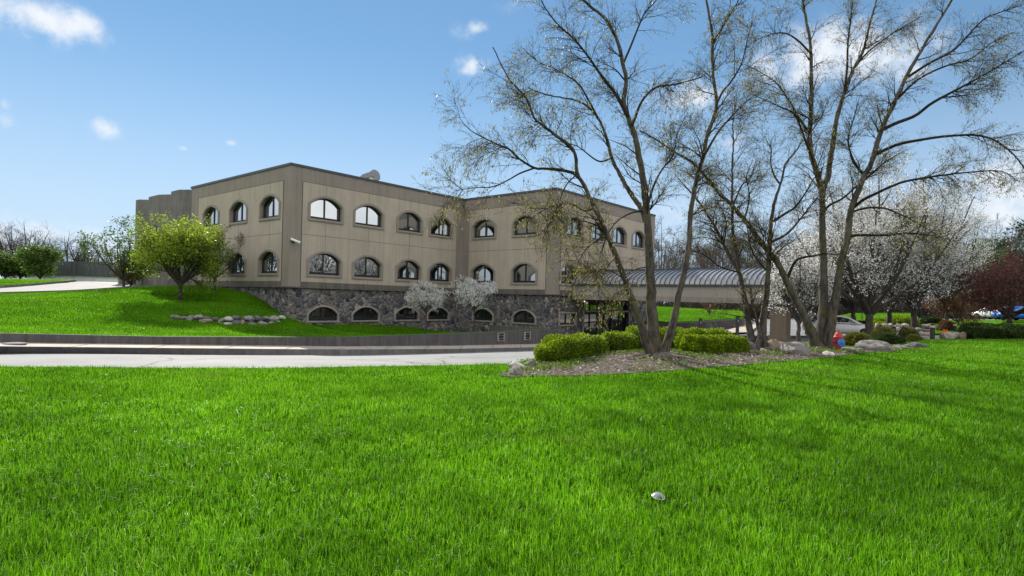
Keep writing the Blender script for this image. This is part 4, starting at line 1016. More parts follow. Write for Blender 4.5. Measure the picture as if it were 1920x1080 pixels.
# two small flowering trees against the stone wall
for i, (px, Y, h, s, lab) in enumerate(((799, 42.5, 3.75, 1.6, 'smaller white flowering tree against the stone wall between two low arched windows'), (889, 41.5, 4.0, 1.9, 'larger white flowering tree with crossing stems under the inner corner of the office'))):
    b_ = at(px, Y, Bf); make_tree('flowering_shrub', lab, 'shrub', b_, h, s, 1.9, .06, 61 + i, 'blossom', 9000, .06, group='flowering shrubs against the stone wall', n_l=9, counts=(70, 500, 2200), spreadk=.05, elong=1.2, lens=(.8, .5, .3))
# maroon tree, shrubs and evergreens at the far right
make_tree('maroon_tree', 'dark maroon-leaved spreading tree behind the clipped mounds', 'tree', at(1893, 38.5), 4.7, 3.7, 1.4, .16, 71, 'maroon', 10500, .085, n_l=11, counts=(80, 600, 2700), spreadk=.08, droop=.10)
make_tree('rusty_shrub', 'rust-coloured twiggy shrub below the maroon tree', 'shrub', at(1797, 52), 3.6, 2.6, .4, .08, 72, 'rust', 4500, .09, n_l=9, counts=(60, 400, 1500), spreadk=.1)
for px, Y, h, s, sd, m, lab in ((1912, 72, 10.8, 4.2, 73, 'pine', 'tall dark green pine at the edge of the view'), (1868, 78, 9.6, 4.4, 74, 'olive', 'olive-green budding tree beside the tall pine'), (1838, 84, 9.0, 4.0, 75, 'olive', 'paler budding tree between the blossom trees and the olive tree'), (1815, 70, 10.4, 3.0, 76, 'green_leaf', 'dark narrow tree rising just past the blossom crowns'), (1950, 80, 12.0, 5, 77, 'pine', 'second pine half outside the view')):
    make_tree('pine_tree' if m == 'pine' else 'leafy_tree', lab, 'tree', at(px, Y), h, s, 1.2, .2, sd, m, 9000 if m == 'pine' else 6000, .22 if m == 'pine' else .16, n_l=13, counts=(80, 500, 1800), spreadk=.28, elong=1.3)
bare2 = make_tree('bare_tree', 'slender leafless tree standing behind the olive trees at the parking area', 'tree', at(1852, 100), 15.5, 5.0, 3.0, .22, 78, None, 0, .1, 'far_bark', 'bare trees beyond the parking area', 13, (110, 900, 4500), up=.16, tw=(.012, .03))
spots = [(1835, 105, 'leafless slender tree to the side of the blossom crowns at the skyline'), (1868, 98, 'leafless slender tree next to the tall pine'), (1762, 92, None), (1700, 96, None), (1640, 90, None), (1585, 94, None), (1530, 98, None), (1480, 92, None), (1440, 100, None), (1395, 94, None), (1350, 102, None), (1310, 92, None), (1270, 98, None), (1235, 104, None), (1330, 120, None), (1420, 122, None), (1500, 118, None)]
for i, (px, Y, lab) in enumerate(spots):
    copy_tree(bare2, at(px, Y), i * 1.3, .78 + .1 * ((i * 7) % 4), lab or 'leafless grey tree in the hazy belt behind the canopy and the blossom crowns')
bare2.scale = (.95,) * 3
# far leafless brush along the boundary: one uncountable mass
rng = np.random.default_rng(80)
nbr = 7000; x = rng.uniform(10, 110, nbr); y = 80 + rng.uniform(-2.5, 4, nbr) + (x - 12) * -.08
bp = np.stack([x, y, Hf(x, y) - .4], 1)[:, None, :].repeat(5, 1); hgt = rng.uniform(1.4, 4.2, nbr)
bp[:, :, 2] += np.linspace(0, 1, 5)[None] * hgt[:, None]; bp[:, :, :2] += np.cumsum(rng.normal(size=(nbr, 5, 2)) * .16, 1)
br_ = np.linspace(.05, .015, 5)[None].repeat(nbr, 0)
b2, q2 = sprout(rng, bp, br_, 16000, (.2, 1), (.3, 1.0), (.5, 1.5), 4, rmin=.015)
ms = [tubes(bp, br_, 3), tubes(b2, q2, 3)]; V, Q, t = leaf_quads(rng, on_twigs(rng, b2, 30000, .2), .16, 1.6); ms.append((V, Q))
o = link_mesh('undergrowth', join_tubes(ms, 'undergrowth'), M['bark']); tag(o, 'brown leafless brush along the far boundary', 'undergrowth', kind='stuff')
# small twiggy shrub on the bank under the canopy
b_ = P(1330, 597, 62); make_tree('twiggy_shrub', 'small bare twiggy shrub on the grass bank seen under the canopy', 'shrub', (b_[0], b_[1], float(bank_f(b_[0], b_[1])[0]) + .05), 2.4, 1.3, .4, .05, 81, 'rust', 500, .07, n_l=8, counts=(40, 200, 700), spreadk=.05)

# ------------------------------------------------------------------ clipped hedges
def hedge(name, label, c, size, rz, leafm, n, leaf, seed, cat='hedge', group=None, power=4.5, core=True, z0=None):
    """rounded clipped mass: a dark twiggy core under thousands of small leaves. size = (length, depth, height)"""
    rng = np.random.default_rng(seed); T = empty(name, c, label, cat, group, rz)
    a, b, h = size[0] / 2, size[1] / 2, size[2]
    def surf(m):
        d_ = unit(rng.normal(size=(m, 3))); d_[:, 2] = np.abs(d_[:, 2]); k = (np.abs(d_) ** power).sum(1) ** (-1 / power); p = d_ * k[:, None]
        lump = 1 + .05 * np.sin(p[:, 0] * 7 + seed) * np.cos(p[:, 1] * 5 + 1.3) + .04 * np.sin(p[:, 0] * 13 + 2.1 * seed) + .03 * np.cos(p[:, 2] * 9 + p[:, 0] * 4)
        return p * lump[:, None] * np.array([a, b, h]), d_
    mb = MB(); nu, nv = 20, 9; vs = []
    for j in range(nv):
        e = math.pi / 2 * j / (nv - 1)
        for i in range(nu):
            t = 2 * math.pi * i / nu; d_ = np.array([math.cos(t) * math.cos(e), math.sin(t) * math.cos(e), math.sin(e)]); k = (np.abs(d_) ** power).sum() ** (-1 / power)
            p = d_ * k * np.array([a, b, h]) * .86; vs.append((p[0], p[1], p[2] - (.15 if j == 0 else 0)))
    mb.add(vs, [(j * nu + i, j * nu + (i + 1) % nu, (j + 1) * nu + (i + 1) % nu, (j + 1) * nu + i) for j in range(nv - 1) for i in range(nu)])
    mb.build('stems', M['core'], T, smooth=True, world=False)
    n = int(n * 1.5); p, d_ = surf(n); p = p * rng.uniform(.80, 1.0, n)[:, None] ** .8; p[:, 2] = np.maximum(p[:, 2], .02)
    V, Q, t = leaf_quads(rng, p, leaf * .85, 1.7, unit(d_ + np.array([0, 0, .5])) * 1.6, .8)
    link_mesh('foliage', np_mesh('foliage', V, quads=Q, tint=t), M[leafm], T, world=False)
    return T
def gp2(px, py): return Vector(ground_px(px, py))
G1 = 'clipped hedges round the birches'
def hedge_between(a, b, depth, h, *args, **kw):
    a, b = Vector(a), Vector(b); c = (a + b) / 2; d_ = b - a; rz = math.atan2(d_.y, d_.x)
    return dict(c=(c.x, c.y, hz(c.x, c.y) - .03), size=(d_.xy.length + depth * .25, depth, h), rz=rz)
def HD(label, a, b, depth, h, leafm, n, leaf, seed, **kw):
    q_ = hedge_between(a, b, depth, h); hedge('hedge', label, q_['c'], q_['size'], q_['rz'], leafm, n, leaf, seed, group=kw.pop('group', G1), **kw)
v = lambda px, Y: at(px, Y)
HD('longest bright green clipped hedge at the tip of the mulch bed', v(1032, 16.7), v(1118, 19.6), 1.15, .68, 'hedge', 17000, .034, 1)
HD('short rounded hedge squeezed between the longest hedge and the birch trunks', v(1150, 19.6), v(1172, 20.6), 1.1, .66, 'hedge', 7000, .034, 2)
HD('hedge rising behind the three-trunk birch', v(1190, 20.6), v(1226, 22.2), 1.1, .88, 'hedge', 7500, .034, 3)
HD('dark low hedge glimpsed between two birch trunks', v(1248, 22), v(1275, 22.6), 1.0, .8, 'hedge', 5000, .034, 4)
HD('broad hedge in front, just past the forked birch trunk', v(1293, 18.6), v(1336, 18.9), 1.0, .60, 'hedge', 10000, .034, 5)
HD('flat-topped hedge behind the broad one', v(1280, 20.3), v(1366, 20.8), 1.0, .78, 'hedge', 9000, .034, 6)
HD('hedge ending at the half-hidden boulder', v(1352, 19.3), v(1386, 20.0), .9, .58, 'hedge', 8000, .034, 7)
G2 = 'clipped mounds at the right edge of the lawn'
HD('dark clipped mound next to the pale rocks', v(1818, 34.5), v(1836, 34.5), 1.2, .75, 'hedge_dark', 3500, .05, 8, group=G2)
HD('dark flat clipped mound in the middle of the row under the maroon tree', v(1846, 32.5), v(1872, 32.5), 1.2, .72, 'hedge_dark', 5000, .05, 9, group=G2)
HD('largest dark clipped mound, cut by the edge of the view', v(1892, 32.0), v(1935, 32.5), 1.3, .78, 'hedge_dark', 5500, .05, 10, group=G2)
HD('lighter sloping clipped mound behind the dark ones', v(1815, 41), v(1868, 42), 1.7, .75, 'hedge_dark', 4500, .06, 11, group=G2)
HD('lighter clipped mound round the maroon tree trunk', v(1870, 38), v(1935, 39), 1.5, .7, 'hedge', 4500, .06, 12, group=G2)
G3 = 'clipped mounds above the rock edging'
HD('bright rounded mound behind the fourth blossom trunk', v(1646, 48), v(1662, 48), 1.5, 1.0, 'hedge', 3000, .07, 13, group=G3)
HD('small bright mound beside the fourth blossom trunk', v(1652, 46.5), v(1660, 46.5), 1.2, .8, 'hedge', 2200, .07, 14, group=G3)
HD('long sloping clipped mound above the rock edging', v(1676, 47), v(1708, 48.5), 1.8, 1.15, 'hedge', 4200, .07, 15, group=G3)
HD('low dark mound beyond the rock garden', v(1735, 56), v(1760, 56), 1.4, .7, 'hedge_dark', 2200, .07, 16, group=G3)
G4 = 'loose shrubs behind the boulders'
HD('yellowish round shrub beside the fire hydrant', v(1590, 23.6), v(1628, 23.8), 1.0, .62, 'shrub', 4200, .045, 17, cat='shrub', group=G4, power=2.4)
HD('dark green low shrub past the yellowish one', v(1650, 25.5), v(1684, 26), 1.0, .52, 'hedge_dark', 3600, .045, 18, cat='shrub', group=G4, power=2.3)
HD('sparse reddish-green shrub under the blossom trunks', v(1640, 31), v(1675, 32), 1.0, .75, 'shrub', 1600, .05, 19, cat='shrub', group=G4, power=2.2)
HD('dull rounded shrub by the second blossom trunk', v(1692, 35), v(1716, 35), 1.1, .75, 'olive', 1700, .05, 20, cat='shrub', group=G4, power=2.2)
HD('tiny green shrub at the path edge', v(1706, 29), v(1722, 29.2), .7, .35, 'shrub', 1200, .04, 21, cat='shrub', group=G4, power=2.2)
HD('brownish shrub behind the nearer bollard', v(1765, 45), v(1785, 45), 1.3, .95, 'rust', 1500, .06, 22, cat='shrub', group=G4, power=2.2)

# ------------------------------------------------------------------ boulders
def rock_mesh(seed, size, jag=.28):
    rng = np.random.default_rng(seed); bm = bmesh.new(); bmesh.ops.create_icosphere(bm, subdivisions=3, radius=1)
    planes = unit(rng.normal(size=(11, 3))); offs = rng.uniform(.62, .95, 11); ph = rng.uniform(0, 6, 6)
    for v_ in bm.verts:
        p = np.array(v_.co)
        for n_, o_ in zip(planes, offs):
            s = p @ n_ - o_
            if s > 0: p = p - n_ * s * .92
        p = p * (1 + jag * .22 * (math.sin(p[0] * 5 + ph[0]) * math.sin(p[1] * 4 + ph[1]) + .5 * math.sin(p[2] * 9 + p[0] * 7 + ph[2]) + .3 * math.sin(p[1] * 15 + ph[3]) * math.cos(p[0] * 13 + ph[4])))
        v_.co = Vector(p * np.array(size))
    me = bpy.data.meshes.new('boulder'); bm.to_mesh(me); bm.free(); return me
def boulder(label, c, size, rz, mat, seed, group, cat='boulder', tilt=0.0):
    o = link_mesh('boulder', rock_mesh(seed, size), M[mat]); o.location = c; o.rotation_euler = (tilt, tilt * .5, rz); return tag(o, label, cat, group)
GB = 'boulders on the mulch bed'
def bpx(px, py, w_px, h_px, depth, label, mat, seed, rz=.3, sunk=.3):
    g = ground_px(px, py); s = g[1] / F; w = w_px * s / 2; h = h_px * s
    boulder(label, (g[0], g[1] + depth * .5, g[2] + h * (.5 - sunk)), (w * 1.12, depth, h * (.5 + sunk) * 1.1), rz * .3, mat, seed, GB)
bpx(1408, 657, 32, 16, .5, 'dark half-hidden boulder at the end of the hedge', 'rock_dark', 1)
bpx(1459, 657, 38, 20, .5, 'angular brownish boulder behind the larger grey one', 'rock_tan', 2)
bpx(1500, 666, 50, 24, .55, 'largest rounded grey boulder in front of the leaning birch trunk', 'rock', 3)
bpx(1478, 655, 18, 9, .3, 'small flat stone wedged between two boulders', 'rock', 4)
bpx(1643, 660, 66, 20, .6, 'long ridged grey boulder beside the yellowish shrub', 'rock', 5)
bpx(1594, 660, 38, 8, .35, 'low flat stone at the foot of the hydrant', 'rock', 6)
bpx(1690, 655, 36, 6, .35, 'thin flat slab between the ridged boulder and the edging stone', 'rock', 7)
bpx(1722, 652, 40, 9, .4, 'long smooth dark edging stone at the corner of the lawn', 'rock_dark', 8)
bpx(1558, 667, 18, 8, .25, 'small pale stone in front of the tallest birch', 'rock_pale', 9)
bpx(966, 705, 22, 15, .22, 'rounded grey stone at the tip of the mulch bed', 'rock', 10)
bpx(970, 695, 34, 16, .25, 'pale angular stone at the tip of the mulch bed, behind the rounded one', 'rock_pale', 11)
bpx(958, 690, 14, 9, .15, 'small dark stone lying highest in the heap at the tip of the bed', 'rock_dark', 12)
bpx(996, 690, 26, 12, .22, 'dark stone under the end of the longest hedge', 'rock_dark', 13)
# rock row on the slope: two courses, each boulder traced from the photograph
ORD = ['first', 'second', 'third', 'fourth', 'fifth', 'sixth', 'seventh', 'eighth', 'ninth', 'tenth', 'eleventh', 'twelfth', 'thirteenth', 'fourteenth', 'fifteenth', 'sixteenth', 'seventeenth', 'eighteenth', 'nineteenth', 'twentieth']
MT = {'g': 'rock', 't': 'rock_tan', 'd': 'rock_dark', 'p': 'rock_pale'}; MW = {'g': 'grey', 't': 'tan', 'd': 'dark', 'p': 'pale'}
top = [(330, 595, 16, 7, 'g'), (346, 596, 12, 6, 'd'), (357, 597, 14, 9, 'g'), (373, 596, 17, 10, 'g'), (388, 597, 14, 7, 'd'), (402, 599, 17, 9, 'd'), (419, 601, 11, 9, 'g'), (430, 598, 13, 8, 'p'), (443, 597, 14, 8, 'd'), (465, 598, 21, 12, 'g'), (484, 598, 15, 11, 'd'), (500, 598, 14, 8, 'g'), (514, 597, 17, 9, 'g'), (529, 597, 12, 10, 'p')]
bot = [(366, 606, 12, 5, 'd'), (386, 603, 22, 11, 't'), (408, 609, 22, 9, 'g'), (427, 609, 15, 9, 'p'), (444, 607, 16, 11, 'd'), (455, 606, 10, 12, 't'), (470, 609, 20, 10, 'd'), (492, 608, 20, 12, 'g'), (473, 614, 17, 5, 'p'), (508, 607, 10, 9, 'g'), (521, 606, 14, 9, 'g'), (534, 606, 12, 11, 'd')]
row_x = [(318, 31.2), (360, 31.0), (430, 31.4), (500, 33.4), (545, 36.5)]
def row_Y(px): return float(np.interp(px, [r_[0] for r_ in row_x], [r_[1] for r_ in row_x]))
for nm, lst, dy in (('upper', top, .45), ('lower', bot, 0.0)):
    for i, (px, py, w_, h_, m_) in enumerate(reversed(lst)):
        Y = row_Y(px) + dy; c = P(px, py, Y); s = Y / F
        boulder('%s %s boulder from the stone wall in the %s course of the rock row' % (ORD[i], MW[m_], nm), c, (w_ * s * .58, .36, h_ * s * .64), random.uniform(-.3, .3), MT[m_], 100 + i + (40 if dy else 0), 'boulders of the rock row on the slope', tilt=random.uniform(-.2, .2))
# pale rocks of the rock garden
k = 0
for px, Y, w_, nr in ((1640, 42.5, 9, 2), (1648, 42.2, 10, 3), (1657, 42.0, 10, 3), (1672, 42, 11, 3), (1684, 41.6, 10, 3), (1696, 41.4, 12, 3), (1708, 41.2, 9, 2), (1724, 41, 11, 2)):
    for j in range(nr):
        g = at(px + random.uniform(-2, 2), Y + j * .25); s = Y / F; k += 1
        boulder('pale stone stacked in the rock edging behind the blossom trunks', (g[0], g[1], g[2] + .14 + j * .27), (w_ * s * .5, .32, .19), random.uniform(-.5, .5), 'rock_pale' if (k % 3) else 'rock', 200 + k, 'pale stones of the rock edging')
for i, (px, Y, w_) in enumerate(((1770, 35.5, 9), (1781, 34.8, 13), (1794, 35.4, 11), (1806, 34.5, 10), (1815, 35.5, 9), (1826, 34.6, 12), (1788, 36.4, 10), (1811, 36.8, 9), (1838, 35.6, 8))):
    g = at(px, Y); s = Y / F
    boulder('pale rough stone in the low heap beside the path and the clipped mounds', (g[0], g[1], g[2] + .22), (w_ * s * .55, .3, .26), i * .7, 'rock_pale' if i % 3 else 'rock_tan', 260 + i, 'pale stones heaped by the path')
g = at(1738, 49); boulder('solitary flat boulder on the planting above the rock edging', (g[0], g[1], g[2] + .2), (.7, .4, .35), .2, 'rock', 280, 'boulders by the parking area')

# ------------------------------------------------------------------ mulch chips, weeds, roots
rng = np.random.default_rng(90)
mp = np.array(mulch_poly); xs = rng.uniform(mp[:, 0].min(), mp[:, 0].max(), 60000); ys = rng.uniform(mp[:, 1].min(), mp[:, 1].max(), 60000)
m_ = inpoly(xs, ys, mulch_poly); xs, ys = xs[m_][:16000], ys[m_][:16000]
pos = np.stack([xs, ys, Hf(xs, ys) + .03 + rng.uniform(0, .03, len(xs))], 1)
V, Q, t = leaf_quads(rng, pos, .035, 2.2, None, 1.0); V[:, 2] = np.repeat(pos[:, 2], 4) + (V[:, 2] - np.repeat(pos[:, 2], 4)) * .45
tag(link_mesh('bark_mulch', np_mesh('bark_mulch', V, quads=Q, tint=t), M['chip']), 'grey-brown bark chips scattered over the planting bed', 'mulch', kind='stuff')
nw = 150; wx = rng.uniform(mp[:, 0].min(), mp[:, 0].max(), 900); wy = rng.uniform(mp[:, 1].min(), mp[:, 1].max(), 900); m_ = inpoly(wx, wy, mulch_poly); wx, wy = wx[m_][:nw], wy[m_][:nw]
rr_ = rng.uniform(.12, .42, len(wx)); pick = rng.integers(len(wx), size=16000); a = rng.uniform(0, 2 * math.pi, 16000); q_ = np.sqrt(rng.uniform(0, 1, 16000)) * rr_[pick]
X = wx[pick] + np.cos(a) * q_ * 1.5; Y = wy[pick] + np.sin(a) * q_; pos = np.stack([X, Y, Hf(X, Y) + .03 + rng.uniform(0, .05, 16000)], 1)
V, Q, t = leaf_quads(rng, pos, .03, 1.8, np.array([0, 0, 1.0]), .9)
tag(link_mesh('weeds', np_mesh('weeds', V, quads=Q, tint=t), M['weed']), 'small green weeds creeping over the bark mulch', 'weeds', kind='stuff')
def roots(base_px, Y, n, seed, owner):
    rng = np.random.default_rng(seed); ps, rs = [], []
    for i in range(n):
        a = rng.uniform(math.pi * .95, math.pi * 2.1); L_ = rng.uniform(.5, 1.5); c = np.array(at(base_px, Y)); K = 12; u = np.linspace(0, 1, K)
        x = c[0] + np.cos(a) * (.2 + L_ * u) + np.cumsum(rng.normal(size=K) * .03); y = c[1] + np.sin(a) * (.2 + L_ * u) + np.cumsum(rng.normal(size=K) * .03)
        z = Hf(x, y) + .05 * (1 - u) + .02 + rng.normal(size=K) * .008; ps.append(np.stack([x, y, z], 1)); rs.append(np.linspace(.06, .016, K))
    link_mesh('surface_roots', join_tubes([tubes(np.array(ps), np.array(rs), 7)], 'surface_roots'), M['root'], owner)
bt = [o for o in bpy.data.objects if o.name.startswith('river_birch')]
for o, px, Y, n_ in zip(sorted(bt, key=lambda o: o.name), (1234, 1425, 1545), (Y1, Y2, Y3), (15, 5, 8)): roots(px, Y, n_, int(Y * 10), o)
# ------------------------------------------------------------------ distant metal-clad building
gx0 = P(142, 490, 78); GB0 = Vector((gx0[0], gx0[1], 0)); zt = EYE + (540 - 490) * 78 / F; zm = EYE + (540 - 516.5) * 78 / F; zb0 = EYE + (540 - 531) * 78 / F - .6
ga = (Vector((-1, .62, 0))).normalized(); gb = Vector((.985, .17, 0)).normalized()
MBD = empty('metal_clad_building', (GB0.x, GB0.y, zb0), 'low distant building with dark ribbed metal cladding over a pale ground floor', 'building')
def corr(name, base):
    m, nt, out = newmat(name); wv = N(nt, 'ShaderNodeTexNoise'); wv.inputs['Scale'].default_value = 3
    nt.links.new(coords(nt, (1.6, 1.6, .05)), wv.inputs['Vector']); r = ramp(nt, wv.outputs[0], [(.35, [x * .9 for x in base]), (.65, [x * 1.1 for x in base])]); bsdf(nt, out, r.outputs[0], .5, .4, .2); return m
M['clad'] = corr('dark_ribbed_cladding', (0.075, 0.08, 0.095)); M['pale_wall'] = stucco('pale_grey_render', (0.62, 0.63, 0.66), .08)
def wallbox(mb, p, e, L_, z0, z1, th, proud=0):
    n_ = Vector((e.y, -e.x, 0)); n_ = n_ if n_.y < 0 else -n_
    c = p + e * (L_ / 2) - n_ * (th / 2 - proud); mb.box((c.x, c.y, (z0 + z1) / 2), (L_, th, z1 - z0), (e, n_, (0, 0, 1)))
for e, L_ in ((ga, 24), (gb, 17)):
    mb = MB(); wallbox(mb, GB0, e, L_, zb0, zm, .4); mb.build('ground_floor_wall', M['pale_wall'], MBD)
    mb = MB(); wallbox(mb, GB0 + e * (-.3), e, L_ + .3, zm, zt, .5, .35); c_ = mb.build('cladding', M['clad'], MBD)
    mb = MB()
    for t in np.arange(.3, L_ - .1, .75):
        wallbox(mb, GB0 + e * t, e, .09, zm + .01, zt - .05, .06, .37)
    mb.build('rib', M['clad'], c_)
mb = MB(); q4 = [GB0, GB0 + ga * 24, GB0 + ga * 24 + gb * 17, GB0 + gb * 17]; mb.add([(p.x, p.y, zt - .1) for p in q4], [(0, 1, 2, 3)]); mb.build('roof', M['cap'], MBD, recalc=False)
for e, lst in ((ga, ((3.0, .8), (5.3, .8), (7.6, .8), (9.9, .8), (15, 1.2), (20, 1.2))), (gb, ((2.7, 3.1), (8.6, 3.6), (14, 2)))):
    for t, w_ in lst:
        mb = MB(); wallbox(mb, GB0 + e * (t - .25), e, w_ + .5, zb0 + .7, zm - .42, .1, .06); f_ = mb.build('window', M['white_paint'], MBD)
        mb = MB(); wallbox(mb, GB0 + e * t, e, w_, zb0 + .7, zm - .62, .1, .075); mb.build('pane', M['glass_dark'], f_)

# ------------------------------------------------------------------ cars
def car(label, c, rz, paint, sedan=True):
    """saloon lofted from cross-sections along its length (x = forward)"""
    T = empty('parked_car', c, label, 'car', 'parked cars', rz)
    st = np.array([-2.28, -2.22, -2.05, -1.6, -1.15, -.55, .1, .65, 1.2, 1.75, 2.08, 2.24, 2.3])
    top = np.array([.70, .82, .94, 1.0, 1.02, 1.0, .98, .97, .95, .86, .76, .66, .58]); bot = np.array([.42, .34, .28, .25, .22, .2, .2, .2, .22, .25, .28, .34, .40])
    hw = np.array([.60, .72, .80, .87, .90, .91, .91, .90, .89, .85, .76, .66, .52]); vs = []; n = 12
    for x, t_, b_, w_ in zip(st, top, bot, hw):
        for k_ in range(n):
            a = 2 * math.pi * (k_ + .5) / n; cy, sy = math.cos(a), math.sin(a); y = w_ * math.copysign(abs(cy) ** .45, cy); z = (t_ + b_) / 2 + (t_ - b_) / 2 * math.copysign(abs(sy) ** .5, sy); vs.append((x, y * (1 - .06 * max(0, sy)), z))
    fs = [(i * n + k_, i * n + (k_ + 1) % n, (i + 1) * n + (k_ + 1) % n, (i + 1) * n + k_) for i in range(len(st) - 1) for k_ in range(n)] + [tuple(range(n))[::-1], tuple(range((len(st) - 1) * n, len(st) * n))]
    mb = MB(); mb.add(vs, fs); mb.build('body', M[paint], T, smooth=True, world=False)
    # cabin: side profile of the greenhouse
    pr = [(-1.75, .96), (-1.05, 1.36), (-.55, 1.45), (.05, 1.44), (.45, 1.36), (1.25, .93)]
    def loft(pr, wb, wt, name, mat, par, grow=0.0):
        vs = []; 
        for x, z in pr:
            f = (z - .93) / .52; w_ = wb + (wt - wb) * f + grow; vs += [(x, -w_, z + grow * .5), (x, w_, z + grow * .5)]
        k_ = len(pr); fs = [(2 * i, 2 * i + 2, 2 * i + 3, 2 * i + 1) for i in range(k_ - 1)] + [tuple(2 * i for i in range(k_))[::-1], tuple(2 * i + 1 for i in range(k_))]
        m = MB(); m.add(vs, fs); return m.build(name, mat, par, world=False)
    cb = loft(pr, .84, .62, 'cabin', M[paint], T)
    for s in (-1, 1):
        for poly in ([(-1.28, 1.0), (-.98, 1.31), (-.38, 1.37), (-.36, 1.0)], [(-.28, 1.0), (-.30, 1.37), (.02, 1.365), (.40, 1.28), (.92, 1.0)]):
            m = MB(); q_ = [(x, s * (.84 - .22 * (z - .93) / .52 + .006), z) for x, z in poly]; m.add(q_, [tuple(range(len(q_)))]); m.build('side_window', M['glass_dark'], cb, world=False, recalc=False)
    for (xa, za), (xb, zb2) in (((1.20, .955), (.50, 1.345)), ((-1.70, .99), (-1.08, 1.35))):
        o_ = .012; wa, wb_ = .84 - .22 * (za - .93) / .52 - .06, .84 - .22 * (zb2 - .93) / .52 - .05
        dx = o_ * (1 if xa > 0 else -1); m = MB(); m.add([(xa + dx, -wa, za + o_), (xa + dx, wa, za + o_), (xb + dx, wb_, zb2 + o_), (xb + dx, -wb_, zb2 + o_)], [(0, 1, 2, 3)]); m.build('windscreen', M['glass_dark'], cb, world=False, recalc=False)
    for x in (-1.38, 1.38):
        for s in (-1, 1):
            m = MB(); m.lathe([(.20, -.11), (.30, -.11), (.325, -.07), (.325, .07), (.30, .11), (.20, .11)], 22, (x, s * .80, .325), 'y'); w_ = m.build('wheel', M['rubber'], T, world=False, smooth=False)
            m = MB(); m.lathe([(.06, -.10), (.20, -.10), (.215, 0), (.20, .10), (.06, .118)], 18, (x, s * .81, .325), 'y')
            for q_ in range(5):
                a = q_ * 2 * math.pi / 5; m.box((x + .11 * math.cos(a), s * .925, .325 + .11 * math.sin(a)), (.2, .02, .05), ((math.cos(a), 0, math.sin(a)), (0, 1, 0), (-math.sin(a), 0, math.cos(a))))
            m.build('rim', M['grey_metal'], w_, world=False)
    for s in (-1, 1):
        m = MB(); m.box((2.13, s * .56, .66), (.22, .32, .11)); m.build('headlight', M['white_paint'], T, world=False, bevel=.02)
        m = MB(); m.box((-2.16, s * .60, .82), (.16, .26, .12)); m.build('tail_light', M['red_paint'], T, world=False, bevel=.02)
        m = MB(); m.box((.85, s * .97, 1.0), (.12, .18, .12)); m.build('mirror', M[paint], T, world=False, bevel=.02)
    return T
M['car_white'] = mat_plain('car_white_paint', (0.72, 0.73, 0.75), .25, .6); M['car_blue'] = mat_plain('car_blue_paint', (0.012, 0.14, 0.62), .25, .6)
g = at(1582, 41.5); car('white saloon parked beyond the fire hydrant', (g[0] - .3, g[1], g[2] - .02), math.radians(-18), 'car_white')
g = at(1912, 60); car('bright blue saloon parked behind the maroon tree', (g[0], g[1], g[2] + .15), math.radians(172), 'car_blue')
g = at(1868, 62); car('white saloon parked beside the blue one', (g[0], g[1], g[2] + .15), math.radians(100), 'car_white')

# ------------------------------------------------------------------ hydrant, bollards, posts, cones
g = ground_px(1572, 657, y1=40); g = (g[0], 20.6, hz(g[0], 20.6)); r = ray(1571.5, 657); g = (r[0] * 20.6, 20.6, hz(r[0] * 20.6, 20.6))
T = empty('fire_hydrant', g, 'red fire hydrant with a blue outlet cap standing behind the boulders', 'hydrant')
k = .98
T.scale = (.74, .74, .82)
mb = MB(); mb.lathe([(.20 * k, -.05), (.20 * k, .04), (.14 * k, .06), (.135 * k, .50), (.19 * k, .52), (.19 * k, .57)], 20); mb.build('barrel', M['red_paint'], T, world=False)
mb = MB(); mb.lathe([(.225 * k, .57), (.225 * k, .61), (.19 * k, .64), (.155 * k, .74), (.085 * k, .80), (.05 * k, .82), (.05 * k, .88), (.02 * k, .89)], 20); mb.build('bonnet', M['red_paint'], T, world=False)
mb = MB(); mb.lathe([(.12 * k, -.16), (.175 * k, -.19), (.18 * k, -.27), (.15 * k, -.30), (.05 * k, -.305), (.04 * k, -.34), (.01, -.345)], 20, (0, 0, .36), 'y'); mb.build('outlet_cap', M['blue_paint'], T, world=False)
for s in (-1, 1):
    mb = MB(); mb.lathe([(.08, .10), (.10, .15), (.105, .22), (.085, .24), (.03, .245), (.03, .28)], 14, (0, 0, .40), 'x')
    if s < 0: mb.v = [(-a, b, c) for a, b, c in mb.v]
    mb.build('side_outlet', M['red_paint'], T, world=False)
def bollard(label, px, Y, h, rad=.10):
    g = at(px, Y); T = empty('bollard', g, label, 'bollard', 'black bollards along the path')
    mb = MB(); mb.lathe([(rad, -.1), (rad, h * .74)], 16); mb.build('post', M['black_paint'], T, world=False)
    mb = MB(); mb.lathe([(rad * .86, h * .74), (rad * .86, h * .88)], 16); mb.build('light_band', M['sand_paint'], T, world=False)
    mb = MB(); mb.lathe([(rad * 1.02, h * .88), (rad * 1.02, h * .95), (rad * .5, h), (.01, h * 1.005)], 16); mb.build('cap', M['black_paint'], T, world=False)
bollard('nearer black bollard with a sand band beside the corner of the lawn', 1749, 34.5, .98, .125)
bollard('farther black bollard with a sand band next to the orange cones', 1790.5, 40, .92, .11)
bollard('black bollard in shade among the shrubs below the rock edging', 1677, 36, .95, .11)
bollard('black bollard mostly hidden by the second blossom trunk and the shrubs', 1652, 34.5, .8, .11)
